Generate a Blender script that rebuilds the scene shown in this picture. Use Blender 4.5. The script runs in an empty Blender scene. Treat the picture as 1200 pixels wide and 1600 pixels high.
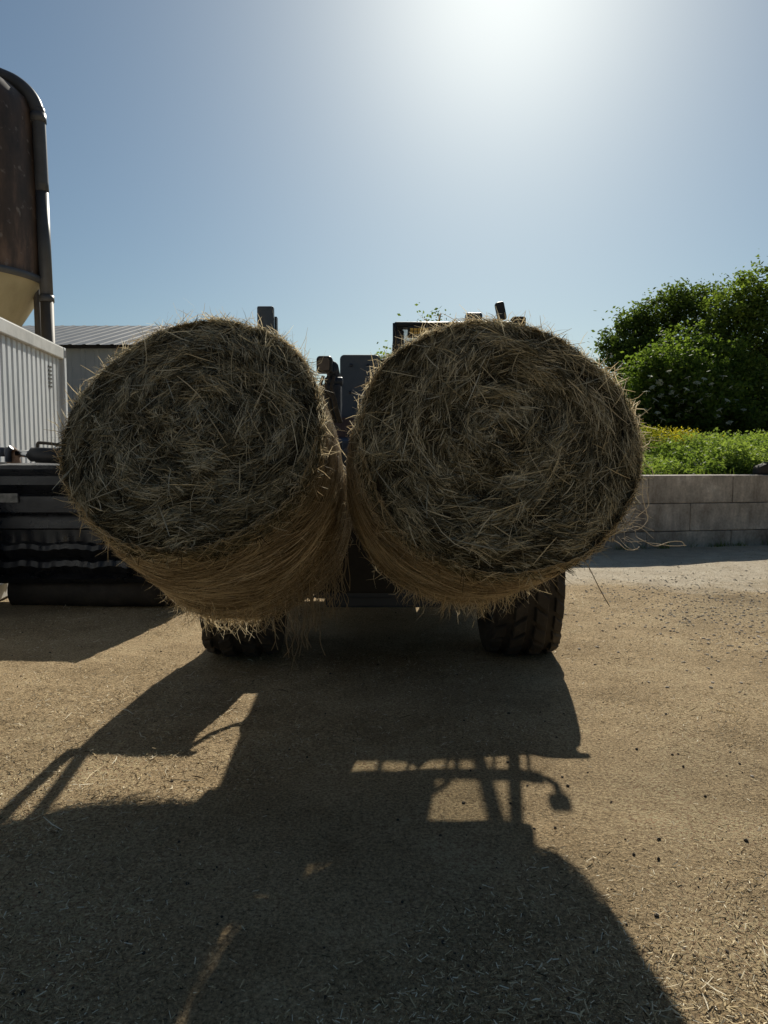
import bpy, bmesh, math, random
import numpy as np
from mathutils import Vector, Matrix, Euler

random.seed(7)
rng = np.random.default_rng(11)
scene = bpy.context.scene
COL = scene.collection
R = math.radians

# ------------------------------------------------------------------ camera
CAM_H = 1.5
FPX = 1110.0
PITCH = math.atan(85 / FPX)
cam_d = bpy.data.cameras.new('camera')
cam = bpy.data.objects.new('camera', cam_d)
COL.objects.link(cam)
cam.location = (0, 0, CAM_H)
cam.rotation_euler = (math.pi / 2 - PITCH, 0, 0)
cam_d.sensor_fit = 'VERTICAL'
cam_d.sensor_height = 36
cam_d.lens = 36 * FPX / 1600
cam_d.clip_start = 0.05
cam_d.clip_end = 3000
scene.camera = cam

# ------------------------------------------------------------------ sun and sky
SUN_AZ, SUN_EL = R(9.3), R(34.5)
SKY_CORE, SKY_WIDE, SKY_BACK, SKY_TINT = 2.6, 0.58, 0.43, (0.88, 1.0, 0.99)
SUNV = Vector((math.sin(SUN_AZ) * math.cos(SUN_EL), math.cos(SUN_AZ) * math.cos(SUN_EL), math.sin(SUN_EL)))
sd = bpy.data.lights.new('sun', 'SUN')
sd.energy = 5.0
sd.angle = R(0.55)
sd.color = (1.0, 0.94, 0.82)
so = bpy.data.objects.new('sun', sd)
COL.objects.link(so)
so.rotation_euler = SUNV.to_track_quat('Z', 'Y').to_euler()

world = bpy.data.worlds.new('World')
scene.world = world
world.use_nodes = True
nt = world.node_tree
nt.nodes.clear()
W = nt.nodes.new
wl = nt.links.new
sky = W('ShaderNodeTexSky')
sky.sky_type = 'NISHITA'
sky.sun_disc = False
sky.sun_elevation = SUN_EL
sky.sun_rotation = SUN_AZ
sky.air_density = 1.0
sky.dust_density = 0.7
sky.ozone_density = 1.6
bg = W('ShaderNodeBackground')
bg.inputs['Strength'].default_value = 0.063
out = W('ShaderNodeOutputWorld')
# haze round the sun: a lobe on the angle to the sun, added to the clear sky
tc = W('ShaderNodeTexCoord')
dot = W('ShaderNodeVectorMath'); dot.operation = 'DOT_PRODUCT'
dot.inputs[1].default_value = SUNV
nrm = W('ShaderNodeVectorMath'); nrm.operation = 'NORMALIZE'
wl(tc.outputs['Generated'], nrm.inputs[0])
wl(nrm.outputs[0], dot.inputs[0])
mx = W('ShaderNodeMath'); mx.operation = 'MAXIMUM'; mx.inputs[1].default_value = 0
wl(dot.outputs['Value'], mx.inputs[0])
def lobe(power, gain):
    a = W('ShaderNodeMath'); a.operation = 'POWER'; a.inputs[1].default_value = power
    b = W('ShaderNodeMath'); b.operation = 'MULTIPLY'; b.inputs[1].default_value = gain
    wl(mx.outputs[0], a.inputs[0]); wl(a.outputs[0], b.inputs[0])
    return b
l1, l2 = lobe(85, SKY_CORE), lobe(16, SKY_WIDE)
ad = W('ShaderNodeMath'); ad.operation = 'ADD'
wl(l1.outputs[0], ad.inputs[0]); wl(l2.outputs[0], ad.inputs[1])
hz = W('ShaderNodeVectorMath'); hz.operation = 'SCALE'
hz.inputs[0].default_value = (1.0, 0.98, 0.94)
wl(ad.outputs[0], hz.inputs['Scale'])
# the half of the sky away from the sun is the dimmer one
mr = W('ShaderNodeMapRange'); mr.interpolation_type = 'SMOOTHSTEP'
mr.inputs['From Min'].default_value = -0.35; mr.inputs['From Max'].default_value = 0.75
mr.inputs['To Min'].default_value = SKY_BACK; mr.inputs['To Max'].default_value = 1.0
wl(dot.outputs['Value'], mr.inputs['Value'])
tn = W('ShaderNodeVectorMath'); tn.operation = 'MULTIPLY'; tn.inputs[1].default_value = SKY_TINT
wl(sky.outputs[0], tn.inputs[0])
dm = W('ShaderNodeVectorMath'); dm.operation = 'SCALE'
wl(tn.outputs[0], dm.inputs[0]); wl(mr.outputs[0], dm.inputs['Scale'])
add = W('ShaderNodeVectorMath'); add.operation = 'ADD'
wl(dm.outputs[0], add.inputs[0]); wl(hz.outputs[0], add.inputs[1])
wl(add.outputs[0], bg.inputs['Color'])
wl(bg.outputs[0], out.inputs['Surface'])

scene.render.engine = 'CYCLES'
scene.view_settings.view_transform = 'Standard'
scene.view_settings.look = 'None'
scene.view_settings.exposure = 0
scene.cycles.max_bounces = 6
scene.cycles.transparent_max_bounces = 12

# ------------------------------------------------------------------ helpers
def at(u, v, Y):
    """point of the place at depth Y that was measured at photograph pixel (u, v)"""
    dx = (u - 600) / FPX; dz = (800 - v) / FPX
    cp, sp = math.cos(PITCH), math.sin(PITCH)
    y = cp + dz * sp; z = -sp + dz * cp
    return Vector((dx / y * Y, Y, CAM_H + z / y * Y))

def empty(name, loc=(0, 0, 0), rot=(0, 0, 0)):
    o = bpy.data.objects.new(name, None)
    COL.objects.link(o)
    o.location = loc; o.rotation_euler = rot
    o.empty_display_size = 0.2
    return o

def tag(o, label=None, cat=None, group=None, kind=None):
    if label: o['label'] = label
    if cat: o['category'] = cat
    if group: o['group'] = group
    if kind: o['kind'] = kind
    return o

class MB:
    def __init__(s):
        s.v = []; s.f = []; s.sm = []
    def add(s, vs, fs, smooth=False):
        b = len(s.v)
        s.v += [tuple(p) for p in vs]
        for f in fs:
            s.f.append(tuple(b + i for i in f)); s.sm.append(smooth)
    def box(s, c, d, rot=None):
        M = Euler(rot).to_matrix() if rot else Matrix.Identity(3)
        vs = []
        for x in (-.5, .5):
            for y in (-.5, .5):
                for z in (-.5, .5):
                    vs.append(Vector(c) + M @ Vector((x * d[0], y * d[1], z * d[2])))
        s.add(vs, [(0, 1, 3, 2), (4, 6, 7, 5), (0, 4, 5, 1), (2, 3, 7, 6), (0, 2, 6, 4), (1, 5, 7, 3)])
    def span(s, x0, x1, y0, y1, z0, z1):
        s.box(((x0 + x1) / 2, (y0 + y1) / 2, (z0 + z1) / 2), (x1 - x0, y1 - y0, z1 - z0))
    def prism(s, poly, a0, a1, axis='y'):
        """poly in the two other axes, extruded from a0 to a1"""
        n = len(poly)
        def pt(p, a):
            if axis == 'y': return (p[0], a, p[1])
            if axis == 'x': return (a, p[0], p[1])
            return (p[0], p[1], a)
        vs = [pt(p, a0) for p in poly] + [pt(p, a1) for p in poly]
        fs = [tuple(range(n)), tuple(range(2 * n - 1, n - 1, -1))]
        fs += [(i, i + n, (i + 1) % n + n, (i + 1) % n) for i in range(n)]
        s.add(vs, fs)
    def tube(s, pts, r, n=10, cap=True):
        pts = [Vector(p) for p in pts]
        rr = r if hasattr(r, '__len__') else [r] * len(pts)
        vs = []; prev = None
        for i, p in enumerate(pts):
            t = (pts[min(i + 1, len(pts) - 1)] - pts[max(i - 1, 0)]).normalized()
            a = prev - t * prev.dot(t) if prev else (t.cross(Vector((0, 0, 1))) if abs(t.z) < .9 else t.cross(Vector((0, 1, 0))))
            a.normalize(); prev = a; b = t.cross(a)
            for k in range(n):
                an = 2 * math.pi * k / n
                vs.append(p + (a * math.cos(an) + b * math.sin(an)) * rr[i])
        fs = []
        for i in range(len(pts) - 1):
            for k in range(n):
                fs.append((i * n + k, i * n + (k + 1) % n, (i + 1) * n + (k + 1) % n, (i + 1) * n + k))
        b0 = len(s.v)
        s.add(vs, fs, True)
        if cap:
            s.f.append(tuple(b0 + k for k in range(n - 1, -1, -1))); s.sm.append(False)
            s.f.append(tuple(b0 + (len(pts) - 1) * n + k for k in range(n))); s.sm.append(False)
    def lathe(s, prof, axis='z', c=(0, 0, 0), n=40, a0=0, a1=2 * math.pi, wob=None):
        """prof: (radius, height)"""
        full = abs(a1 - a0 - 2 * math.pi) < 1e-6
        m = n if full else n + 1
        vs = []
        for (r, h) in prof:
            for k in range(m):
                an = a0 + (a1 - a0) * k / n
                x, y = r * math.cos(an), r * math.sin(an)
                p = (x, y, h) if axis == 'z' else ((h, x, y) if axis == 'x' else (x, h, y))
                vs.append((c[0] + p[0], c[1] + p[1], c[2] + p[2]))
        fs = []
        for i in range(len(prof) - 1):
            for k in range(n):
                k2 = (k + 1) % m
                fs.append((i * m + k, i * m + k2, (i + 1) * m + k2, (i + 1) * m + k))
        s.add(vs, fs, True)
    def build(s, name, mat, parent=None, bevel=0, seg=2):
        me = bpy.data.meshes.new(name)
        me.from_pydata(s.v, [], s.f)
        me.polygons.foreach_set('use_smooth', s.sm)
        bm = bmesh.new(); bm.from_mesh(me)
        bmesh.ops.recalc_face_normals(bm, faces=bm.faces)
        bm.to_mesh(me); bm.free()
        me.materials.append(mat)
        o = bpy.data.objects.new(name, me)
        COL.objects.link(o)
        o.parent = parent
        if bevel:
            m = o.modifiers.new('bevel', 'BEVEL')
            m.width = bevel; m.segments = seg; m.limit_method = 'ANGLE'; m.angle_limit = R(40)
        return o

def raw_mesh(name, verts, quads, mat, parent=None, tint=None, smooth=True):
    """verts (n,3) array, quads (m,4) array"""
    me = bpy.data.meshes.new(name)
    nv, nf = len(verts), len(quads)
    me.vertices.add(nv); me.loops.add(nf * 4); me.polygons.add(nf)
    me.vertices.foreach_set('co', np.asarray(verts, np.float32).ravel())
    me.loops.foreach_set('vertex_index', np.asarray(quads, np.int32).ravel())
    me.polygons.foreach_set('loop_start', np.arange(nf, dtype=np.int32) * 4)
    me.polygons.foreach_set('use_smooth', np.full(nf, smooth))
    me.update(calc_edges=True)
    if tint is not None:
        at_ = me.attributes.new('tint', 'FLOAT', 'POINT')
        at_.data.foreach_set('value', np.asarray(tint, np.float32))
    me.materials.append(mat)
    o = bpy.data.objects.new(name, me)
    COL.objects.link(o)
    o.parent = parent
    return o

def unit(a):
    return a / np.maximum(np.linalg.norm(a, axis=-1, keepdims=True), 1e-9)

def strips(P, D, N, L, Wd, bend, side=0.0, seg=3):
    """blades: centre P, direction D, flat normal N; returns verts, quads, count per blade"""
    D = unit(D); S = unit(np.cross(D, N)); N2 = np.cross(S, D)
    n = len(P)
    ss = np.linspace(-.5, .5, seg + 1)
    L = np.broadcast_to(np.asarray(L, float), (n,)); Wd = np.broadcast_to(np.asarray(Wd, float), (n,))
    bend = np.broadcast_to(np.asarray(bend, float), (n,)); side = np.broadcast_to(np.asarray(side, float), (n,))
    vs = np.zeros((n, seg + 1, 2, 3))
    for i, t in enumerate(ss):
        q = 4 * t * t
        c = P + D * (L * t)[:, None] + N2 * (bend * (q - .5))[:, None] + S * (side * (q - .5))[:, None]
        w = Wd * (1 - .55 * abs(2 * t) ** 3) * .5
        vs[:, i, 0] = c - S * w[:, None]
        vs[:, i, 1] = c + S * w[:, None]
    k = (seg + 1) * 2
    base = np.arange(n)[:, None, None] * k
    q = np.array([[2 * i, 2 * i + 1, 2 * i + 3, 2 * i + 2] for i in range(seg)])[None]
    return vs.reshape(-1, 3), (base + q).reshape(-1, 4), k

# ------------------------------------------------------------------ materials
def new_mat(name):
    m = bpy.data.materials.new(name); m.use_nodes = True
    t = m.node_tree; t.nodes.clear()
    o = t.nodes.new('ShaderNodeOutputMaterial')
    return m, t, o

def nn(t, kind, **kw):
    n = t.nodes.new(kind)
    for k, v in kw.items():
        if hasattr(n, k): setattr(n, k, v)
        else: n.inputs[k].default_value = v
    return n

def ramp(t, stops):
    r = t.nodes.new('ShaderNodeValToRGB')
    e = r.color_ramp.elements
    while len(e) < len(stops): e.new(0.5)
    for i, (p, c) in enumerate(stops):
        e[i].position = p; e[i].color = (*c, 1)
    return r

def noise_mat(name, stops, scale=6, detail=8, rough=.7, bump=.2, bscale=40, metal=0, spec=.4, stretch=(1, 1, 1), bdist=.01, rrough=None):
    m, t, o = new_mat(name)
    tcn = nn(t, 'ShaderNodeTexCoord'); mp = nn(t, 'ShaderNodeMapping')
    mp.inputs['Scale'].default_value = stretch
    t.links.new(tcn.outputs['Object'], mp.inputs[0])
    a = nn(t, 'ShaderNodeTexNoise', Scale=scale, Detail=detail, Roughness=.62)
    t.links.new(mp.outputs[0], a.inputs['Vector'])
    r = ramp(t, stops); t.links.new(a.outputs['Fac'], r.inputs[0])
    p = nn(t, 'ShaderNodeBsdfPrincipled', Roughness=rough, Metallic=metal)
    p.inputs['Specular IOR Level'].default_value = spec
    t.links.new(r.outputs[0], p.inputs['Base Color'])
    if rrough:
        mr = nn(t, 'ShaderNodeMapRange'); mr.inputs['To Min'].default_value = rrough[0]; mr.inputs['To Max'].default_value = rrough[1]
        mr.inputs['From Min'].default_value = .35; mr.inputs['From Max'].default_value = .65
        t.links.new(a.outputs['Fac'], mr.inputs['Value']); t.links.new(mr.outputs[0], p.inputs['Roughness'])
    if bump:
        b = nn(t, 'ShaderNodeTexNoise', Scale=bscale, Detail=6)
        t.links.new(mp.outputs[0], b.inputs['Vector'])
        bp = nn(t, 'ShaderNodeBump', Strength=bump, Distance=bdist)
        t.links.new(b.outputs['Fac'], bp.inputs['Height']); t.links.new(bp.outputs[0], p.inputs['Normal'])
    t.links.new(p.outputs[0], o.inputs['Surface'])
    return m

def blade_mat(name, stops, trans=.35, rough=.65, tcol=None, spec=.25):
    """thin vegetable matter: colour by the blade's own tint, some light comes through"""
    m, t, o = new_mat(name)
    a = nn(t, 'ShaderNodeAttribute', attribute_name='tint')
    r = ramp(t, stops); t.links.new(a.outputs['Fac'], r.inputs[0])
    p = nn(t, 'ShaderNodeBsdfPrincipled', Roughness=rough)
    p.inputs['Specular IOR Level'].default_value = spec
    t.links.new(r.outputs[0], p.inputs['Base Color'])
    tr = nn(t, 'ShaderNodeBsdfTranslucent')
    if tcol:
        mxn = nn(t, 'ShaderNodeMix', data_type='RGBA', blend_type='MULTIPLY')
        mxn.inputs[0].default_value = 1
        t.links.new(r.outputs[0], mxn.inputs[6]); mxn.inputs[7].default_value = (*tcol, 1)
        t.links.new(mxn.outputs[2], tr.inputs['Color'])
    else:
        t.links.new(r.outputs[0], tr.inputs['Color'])
    mx_ = nn(t, 'ShaderNodeMixShader'); mx_.inputs[0].default_value = trans
    t.links.new(p.outputs[0], mx_.inputs[1]); t.links.new(tr.outputs[0], mx_.inputs[2])
    t.links.new(mx_.outputs[0], o.inputs['Surface'])
    return m

M = {}
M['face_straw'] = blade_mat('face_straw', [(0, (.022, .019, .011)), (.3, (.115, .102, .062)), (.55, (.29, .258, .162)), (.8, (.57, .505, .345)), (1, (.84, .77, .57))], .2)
M['side_straw'] = blade_mat('side_straw', [(0, (.16, .115, .06)), (.35, (.40, .315, .20)), (.7, (.64, .53, .36)), (1, (.86, .77, .59))], .12)
M['rim_straw'] = blade_mat('rim_straw', [(0, (.28, .20, .11)), (.4, (.58, .46, .27)), (.75, (.78, .66, .44)), (1, (.90, .82, .62))], .5)
M['core'] = noise_mat('bale_core', [(.3, (.03, .023, .013)), (.7, (.11, .08, .045))], 30, bump=.6, bscale=80)
M['twine'] = blade_mat('twine', [(0, (.6, .52, .4)), (1, (.75, .7, .6))], .3)
M['net'] = blade_mat('net', [(0, (.32, .24, .14)), (1, (.5, .42, .29))], .4)
M['grey_paint'] = noise_mat('grey_paint', [(.3, (.055, .078, .115)), (.55, (.085, .112, .155)), (.75, (.14, .15, .16))], 5, rough=.5, bump=.08, rrough=(.35, .65))
M['dark_paint'] = noise_mat('dark_paint', [(.3, (.028, .038, .058)), (.6, (.045, .056, .08)), (.8, (.085, .085, .09))], 6, rough=.5, bump=.1, rrough=(.35, .7))
M['maroon'] = noise_mat('maroon', [(.3, (.07, .05, .06)), (.6, (.11, .08, .085)), (.8, (.15, .11, .09))], 6, rough=.5, bump=.1)
M['rubber'] = noise_mat('rubber', [(.3, (.035, .031, .028)), (.6, (.07, .06, .05)), (.8, (.14, .115, .088))], 5, rough=.85, bump=.4, bscale=60)
M['black_steel'] = noise_mat('black_steel', [(.35, (.006, .007, .010)), (.62, (.011, .012, .015)), (.82, (.04, .038, .036))], 3.0, rough=.2, bump=.35, bscale=3.5, bdist=.03, rrough=(.14, .5), stretch=(1, 1, 2), spec=.6)
M['dusty_steel'] = noise_mat('dusty_steel', [(.3, (.02, .02, .022)), (.6, (.05, .048, .045)), (.8, (.10, .09, .08))], 4, rough=.6, bump=.2, stretch=(1, 1, .3))
M['black_plastic'] = noise_mat('black_plastic', [(.3, (.018, .02, .024)), (.7, (.035, .036, .04))], 12, rough=.45, bump=.1)
M['chrome'] = noise_mat('chrome', [(.3, (.6, .6, .6)), (.7, (.75, .75, .75))], 12, rough=.15, bump=0, metal=1)
M['rust'] = noise_mat('rust', [(.3, (.16, .08, .045)), (.6, (.3, .22, .17)), (.8, (.45, .42, .38))], 14, rough=.8, bump=.2)
M['amber'] = noise_mat('amber_lens', [(.3, (.75, .45, .08)), (.7, (.9, .62, .16))], 30, rough=.3, bump=0)
M['lens'] = noise_mat('mirror_glass', [(.3, (.10, .08, .07)), (.7, (.16, .13, .11))], 10, rough=.3, bump=0)
M['white_blind'] = noise_mat('white_blind', [(.3, (.6, .59, .55)), (.7, (.78, .77, .72))], 6, rough=.6, bump=.05)
M['sticker'] = noise_mat('sticker_grey', [(.3, (.12, .12, .115)), (.55, (.24, .24, .23)), (.75, (.33, .33, .32))], 22, rough=.7, bump=.1)
M['seat'] = noise_mat('seat_cloth', [(.3, (.02, .02, .022)), (.7, (.04, .04, .042))], 30, rough=.9)
M['fabric_white'] = noise_mat('container_white', [(.25, (.50, .52, .53)), (.5, (.70, .72, .74)), (.75, (.78, .80, .82))], 1.6, rough=.45, bump=.05, stretch=(1, 1, .35))
M['rail_white'] = noise_mat('rail_white', [(.3, (.42, .42, .40)), (.55, (.58, .57, .54)), (.75, (.66, .66, .64))], 4, rough=.55, bump=.1)
M['slot'] = noise_mat('slot_black', [(.3, (.01, .01, .01)), (.7, (.02, .02, .02))], 10)
M['barn_wall'] = noise_mat('barn_wall', [(.3, (.27, .34, .43)), (.7, (.41, .48, .57))], .8, rough=.6, bump=.05, stretch=(1, 1, .25))
M['barn_roof'] = noise_mat('barn_roof', [(.3, (.17, .17, .165)), (.55, (.23, .23, .225)), (.75, (.30, .29, .28))], 1.2, rough=.5, bump=.05)
M['bark'] = noise_mat('bark', [(.3, (.04, .03, .022)), (.7, (.10, .08, .06))], 8, rough=.9, bump=.6, stretch=(1, 1, .25))
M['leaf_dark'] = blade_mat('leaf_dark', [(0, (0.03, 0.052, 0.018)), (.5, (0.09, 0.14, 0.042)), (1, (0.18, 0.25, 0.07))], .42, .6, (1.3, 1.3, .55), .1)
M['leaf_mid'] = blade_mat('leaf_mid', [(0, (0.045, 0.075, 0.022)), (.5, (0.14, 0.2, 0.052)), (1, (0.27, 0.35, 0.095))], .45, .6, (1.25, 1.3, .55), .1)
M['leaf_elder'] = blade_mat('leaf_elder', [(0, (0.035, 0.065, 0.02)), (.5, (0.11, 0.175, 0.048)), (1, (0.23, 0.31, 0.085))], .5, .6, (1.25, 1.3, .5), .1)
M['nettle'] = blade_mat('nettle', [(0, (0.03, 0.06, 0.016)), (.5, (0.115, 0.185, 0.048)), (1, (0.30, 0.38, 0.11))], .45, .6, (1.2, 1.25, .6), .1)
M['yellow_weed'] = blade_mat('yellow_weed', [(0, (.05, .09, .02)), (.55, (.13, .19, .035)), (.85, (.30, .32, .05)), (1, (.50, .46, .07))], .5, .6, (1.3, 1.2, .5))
M['umbel'] = blade_mat('umbel', [(0, (.75, .76, .6)), (1, (.92, .92, .8))], .72)
M['clod'] = noise_mat('clod', [(.3, (.035, .028, .022)), (.7, (.10, .08, .06))], 20, rough=.95, bump=.4)
M['gravel'] = noise_mat('gravel', [(.3, (.26, .22, .17)), (.6, (.45, .39, .32)), (.8, (.62, .56, .49))], 9, rough=.9, bump=.2)
M['litter'] = blade_mat('litter', [(0, (.08, .055, .028)), (.3, (.36, .265, .132)), (.65, (.74, .59, .34)), (1, (.94, .86, .66))], .1, .8)

def glass_mat():
    m, t, o = new_mat('cab_glass')
    tr = nn(t, 'ShaderNodeBsdfTransparent'); tr.inputs[0].default_value = (.94, .94, .93, 1)
    gl = nn(t, 'ShaderNodeBsdfGlossy', Roughness=.03)
    lw = nn(t, 'ShaderNodeLayerWeight', Blend=.5)
    pw = nn(t, 'ShaderNodeMath', operation='POWER'); pw.inputs[1].default_value = 4
    ma = nn(t, 'ShaderNodeMath', operation='MULTIPLY_ADD'); ma.inputs[1].default_value = .6; ma.inputs[2].default_value = .05
    mx_ = nn(t, 'ShaderNodeMixShader')
    t.links.new(lw.outputs['Facing'], pw.inputs[0]); t.links.new(pw.outputs[0], ma.inputs[0]); t.links.new(ma.outputs[0], mx_.inputs[0])
    t.links.new(tr.outputs[0], mx_.inputs[1]); t.links.new(gl.outputs[0], mx_.inputs[2])
    t.links.new(mx_.outputs[0], o.inputs['Surface'])
    return m
M['glass'] = glass_mat()

def silo_mat():
    m, t, o = new_mat('silo_shell')
    tcn = nn(t, 'ShaderNodeTexCoord'); mp = nn(t, 'ShaderNodeMapping'); mp.inputs['Scale'].default_value = (1, 1, .3)
    t.links.new(tcn.outputs['Object'], mp.inputs[0])
    a = nn(t, 'ShaderNodeTexNoise', Scale=2.4, Detail=10, Roughness=.65)
    t.links.new(mp.outputs[0], a.inputs['Vector'])
    r = ramp(t, [(.3, (.022, .017, .015)), (.5, (.075, .05, .036)), (.62, (.17, .105, .072)), (.78, (.26, .19, .14))])
    t.links.new(a.outputs['Fac'], r.inputs[0])
    f = nn(t, 'ShaderNodeTexNoise', Scale=9, Detail=8); t.links.new(tcn.outputs['Object'], f.inputs['Vector'])
    r2 = ramp(t, [(.62, (0, 0, 0)), (.72, (1, 1, 1))]); t.links.new(f.outputs['Fac'], r2.inputs[0])
    mxn = nn(t, 'ShaderNodeMix', data_type='RGBA')
    sc = nn(t, 'ShaderNodeMath', operation='MULTIPLY'); sc.inputs[1].default_value = .35
    t.links.new(r2.outputs[0], sc.inputs[0]); t.links.new(sc.outputs[0], mxn.inputs[0])
    t.links.new(r.outputs[0], mxn.inputs[6]); mxn.inputs[7].default_value = (.42, .38, .34, 1)
    p = nn(t, 'ShaderNodeBsdfPrincipled', Roughness=.6)
    t.links.new(mxn.outputs[2], p.inputs['Base Color'])
    t.links.new(p.outputs[0], o.inputs['Surface'])
    return m
M['silo_shell'] = silo_mat()
M['silo_cone'] = noise_mat('silo_cone', [(.3, (.36, .31, .19)), (.6, (.47, .41, .26)), (.8, (.52, .47, .34))], 2.5, rough=.55, bump=.05, stretch=(1, 1, .5))
M['pipe_grey'] = noise_mat('pipe_grey', [(.3, (.055, .06, .07)), (.7, (.10, .105, .115))], 3, rough=.45, bump=.05)
M['pipe_brown'] = noise_mat('pipe_brown', [(.3, (.08, .07, .06)), (.7, (.13, .11, .09))], 3, rough=.6, bump=.05)

def concrete_mat():
    m, t, o = new_mat('block_concrete')
    tcn = nn(t, 'ShaderNodeTexCoord'); oi = nn(t, 'ShaderNodeObjectInfo')
    a = nn(t, 'ShaderNodeTexNoise', Scale=1.6, Detail=10, Roughness=.7, noise_dimensions='4D')
    t.links.new(tcn.outputs['Object'], a.inputs['Vector'])
    sc = nn(t, 'ShaderNodeMath', operation='MULTIPLY'); sc.inputs[1].default_value = 37
    t.links.new(oi.outputs['Random'], sc.inputs[0]); t.links.new(sc.outputs[0], a.inputs['W'])
    r = ramp(t, [(.3, (.27, .235, .20)), (.45, (.43, .385, .335)), (.58, (.54, .485, .43)), (.70, (.78, .73, .66))])
    t.links.new(a.outputs['Fac'], r.inputs[0])
    f = nn(t, 'ShaderNodeTexNoise', Scale=26, Detail=8, Roughness=.7); t.links.new(tcn.outputs['Object'], f.inputs['Vector'])
    mxn = nn(t, 'ShaderNodeMix', data_type='RGBA', blend_type='OVERLAY'); mxn.inputs[0].default_value = .5
    t.links.new(r.outputs[0], mxn.inputs[6]); t.links.new(f.outputs['Fac'], mxn.inputs[7])
    mp = nn(t, 'ShaderNodeMapping'); mp.inputs['Scale'].default_value = (2.4, 2.4, .9)
    t.links.new(tcn.outputs['Object'], mp.inputs[0])
    st = nn(t, 'ShaderNodeTexNoise', Scale=1.5, Detail=9, Roughness=.7, noise_dimensions='4D')
    t.links.new(mp.outputs[0], st.inputs['Vector']); t.links.new(sc.outputs[0], st.inputs['W'])
    rs = ramp(t, [(.34, (.55, .52, .50)), (.5, (.95, .95, .95)), (.66, (1.4, 1.38, 1.35))]); t.links.new(st.outputs['Fac'], rs.inputs[0])
    ms_ = nn(t, 'ShaderNodeMix', data_type='RGBA', blend_type='MULTIPLY'); ms_.inputs[0].default_value = 1
    t.links.new(mxn.outputs[2], ms_.inputs[6]); t.links.new(rs.outputs[0], ms_.inputs[7]); mxn = ms_
    p = nn(t, 'ShaderNodeBsdfPrincipled', Roughness=.9); p.inputs['Specular IOR Level'].default_value = .2
    t.links.new(mxn.outputs[2], p.inputs['Base Color'])
    bp = nn(t, 'ShaderNodeBump', Strength=.4, Distance=.01)
    t.links.new(f.outputs['Fac'], bp.inputs['Height']); t.links.new(bp.outputs[0], p.inputs['Normal'])
    t.links.new(p.outputs[0], o.inputs['Surface'])
    return m
M['concrete'] = concrete_mat()

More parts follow.
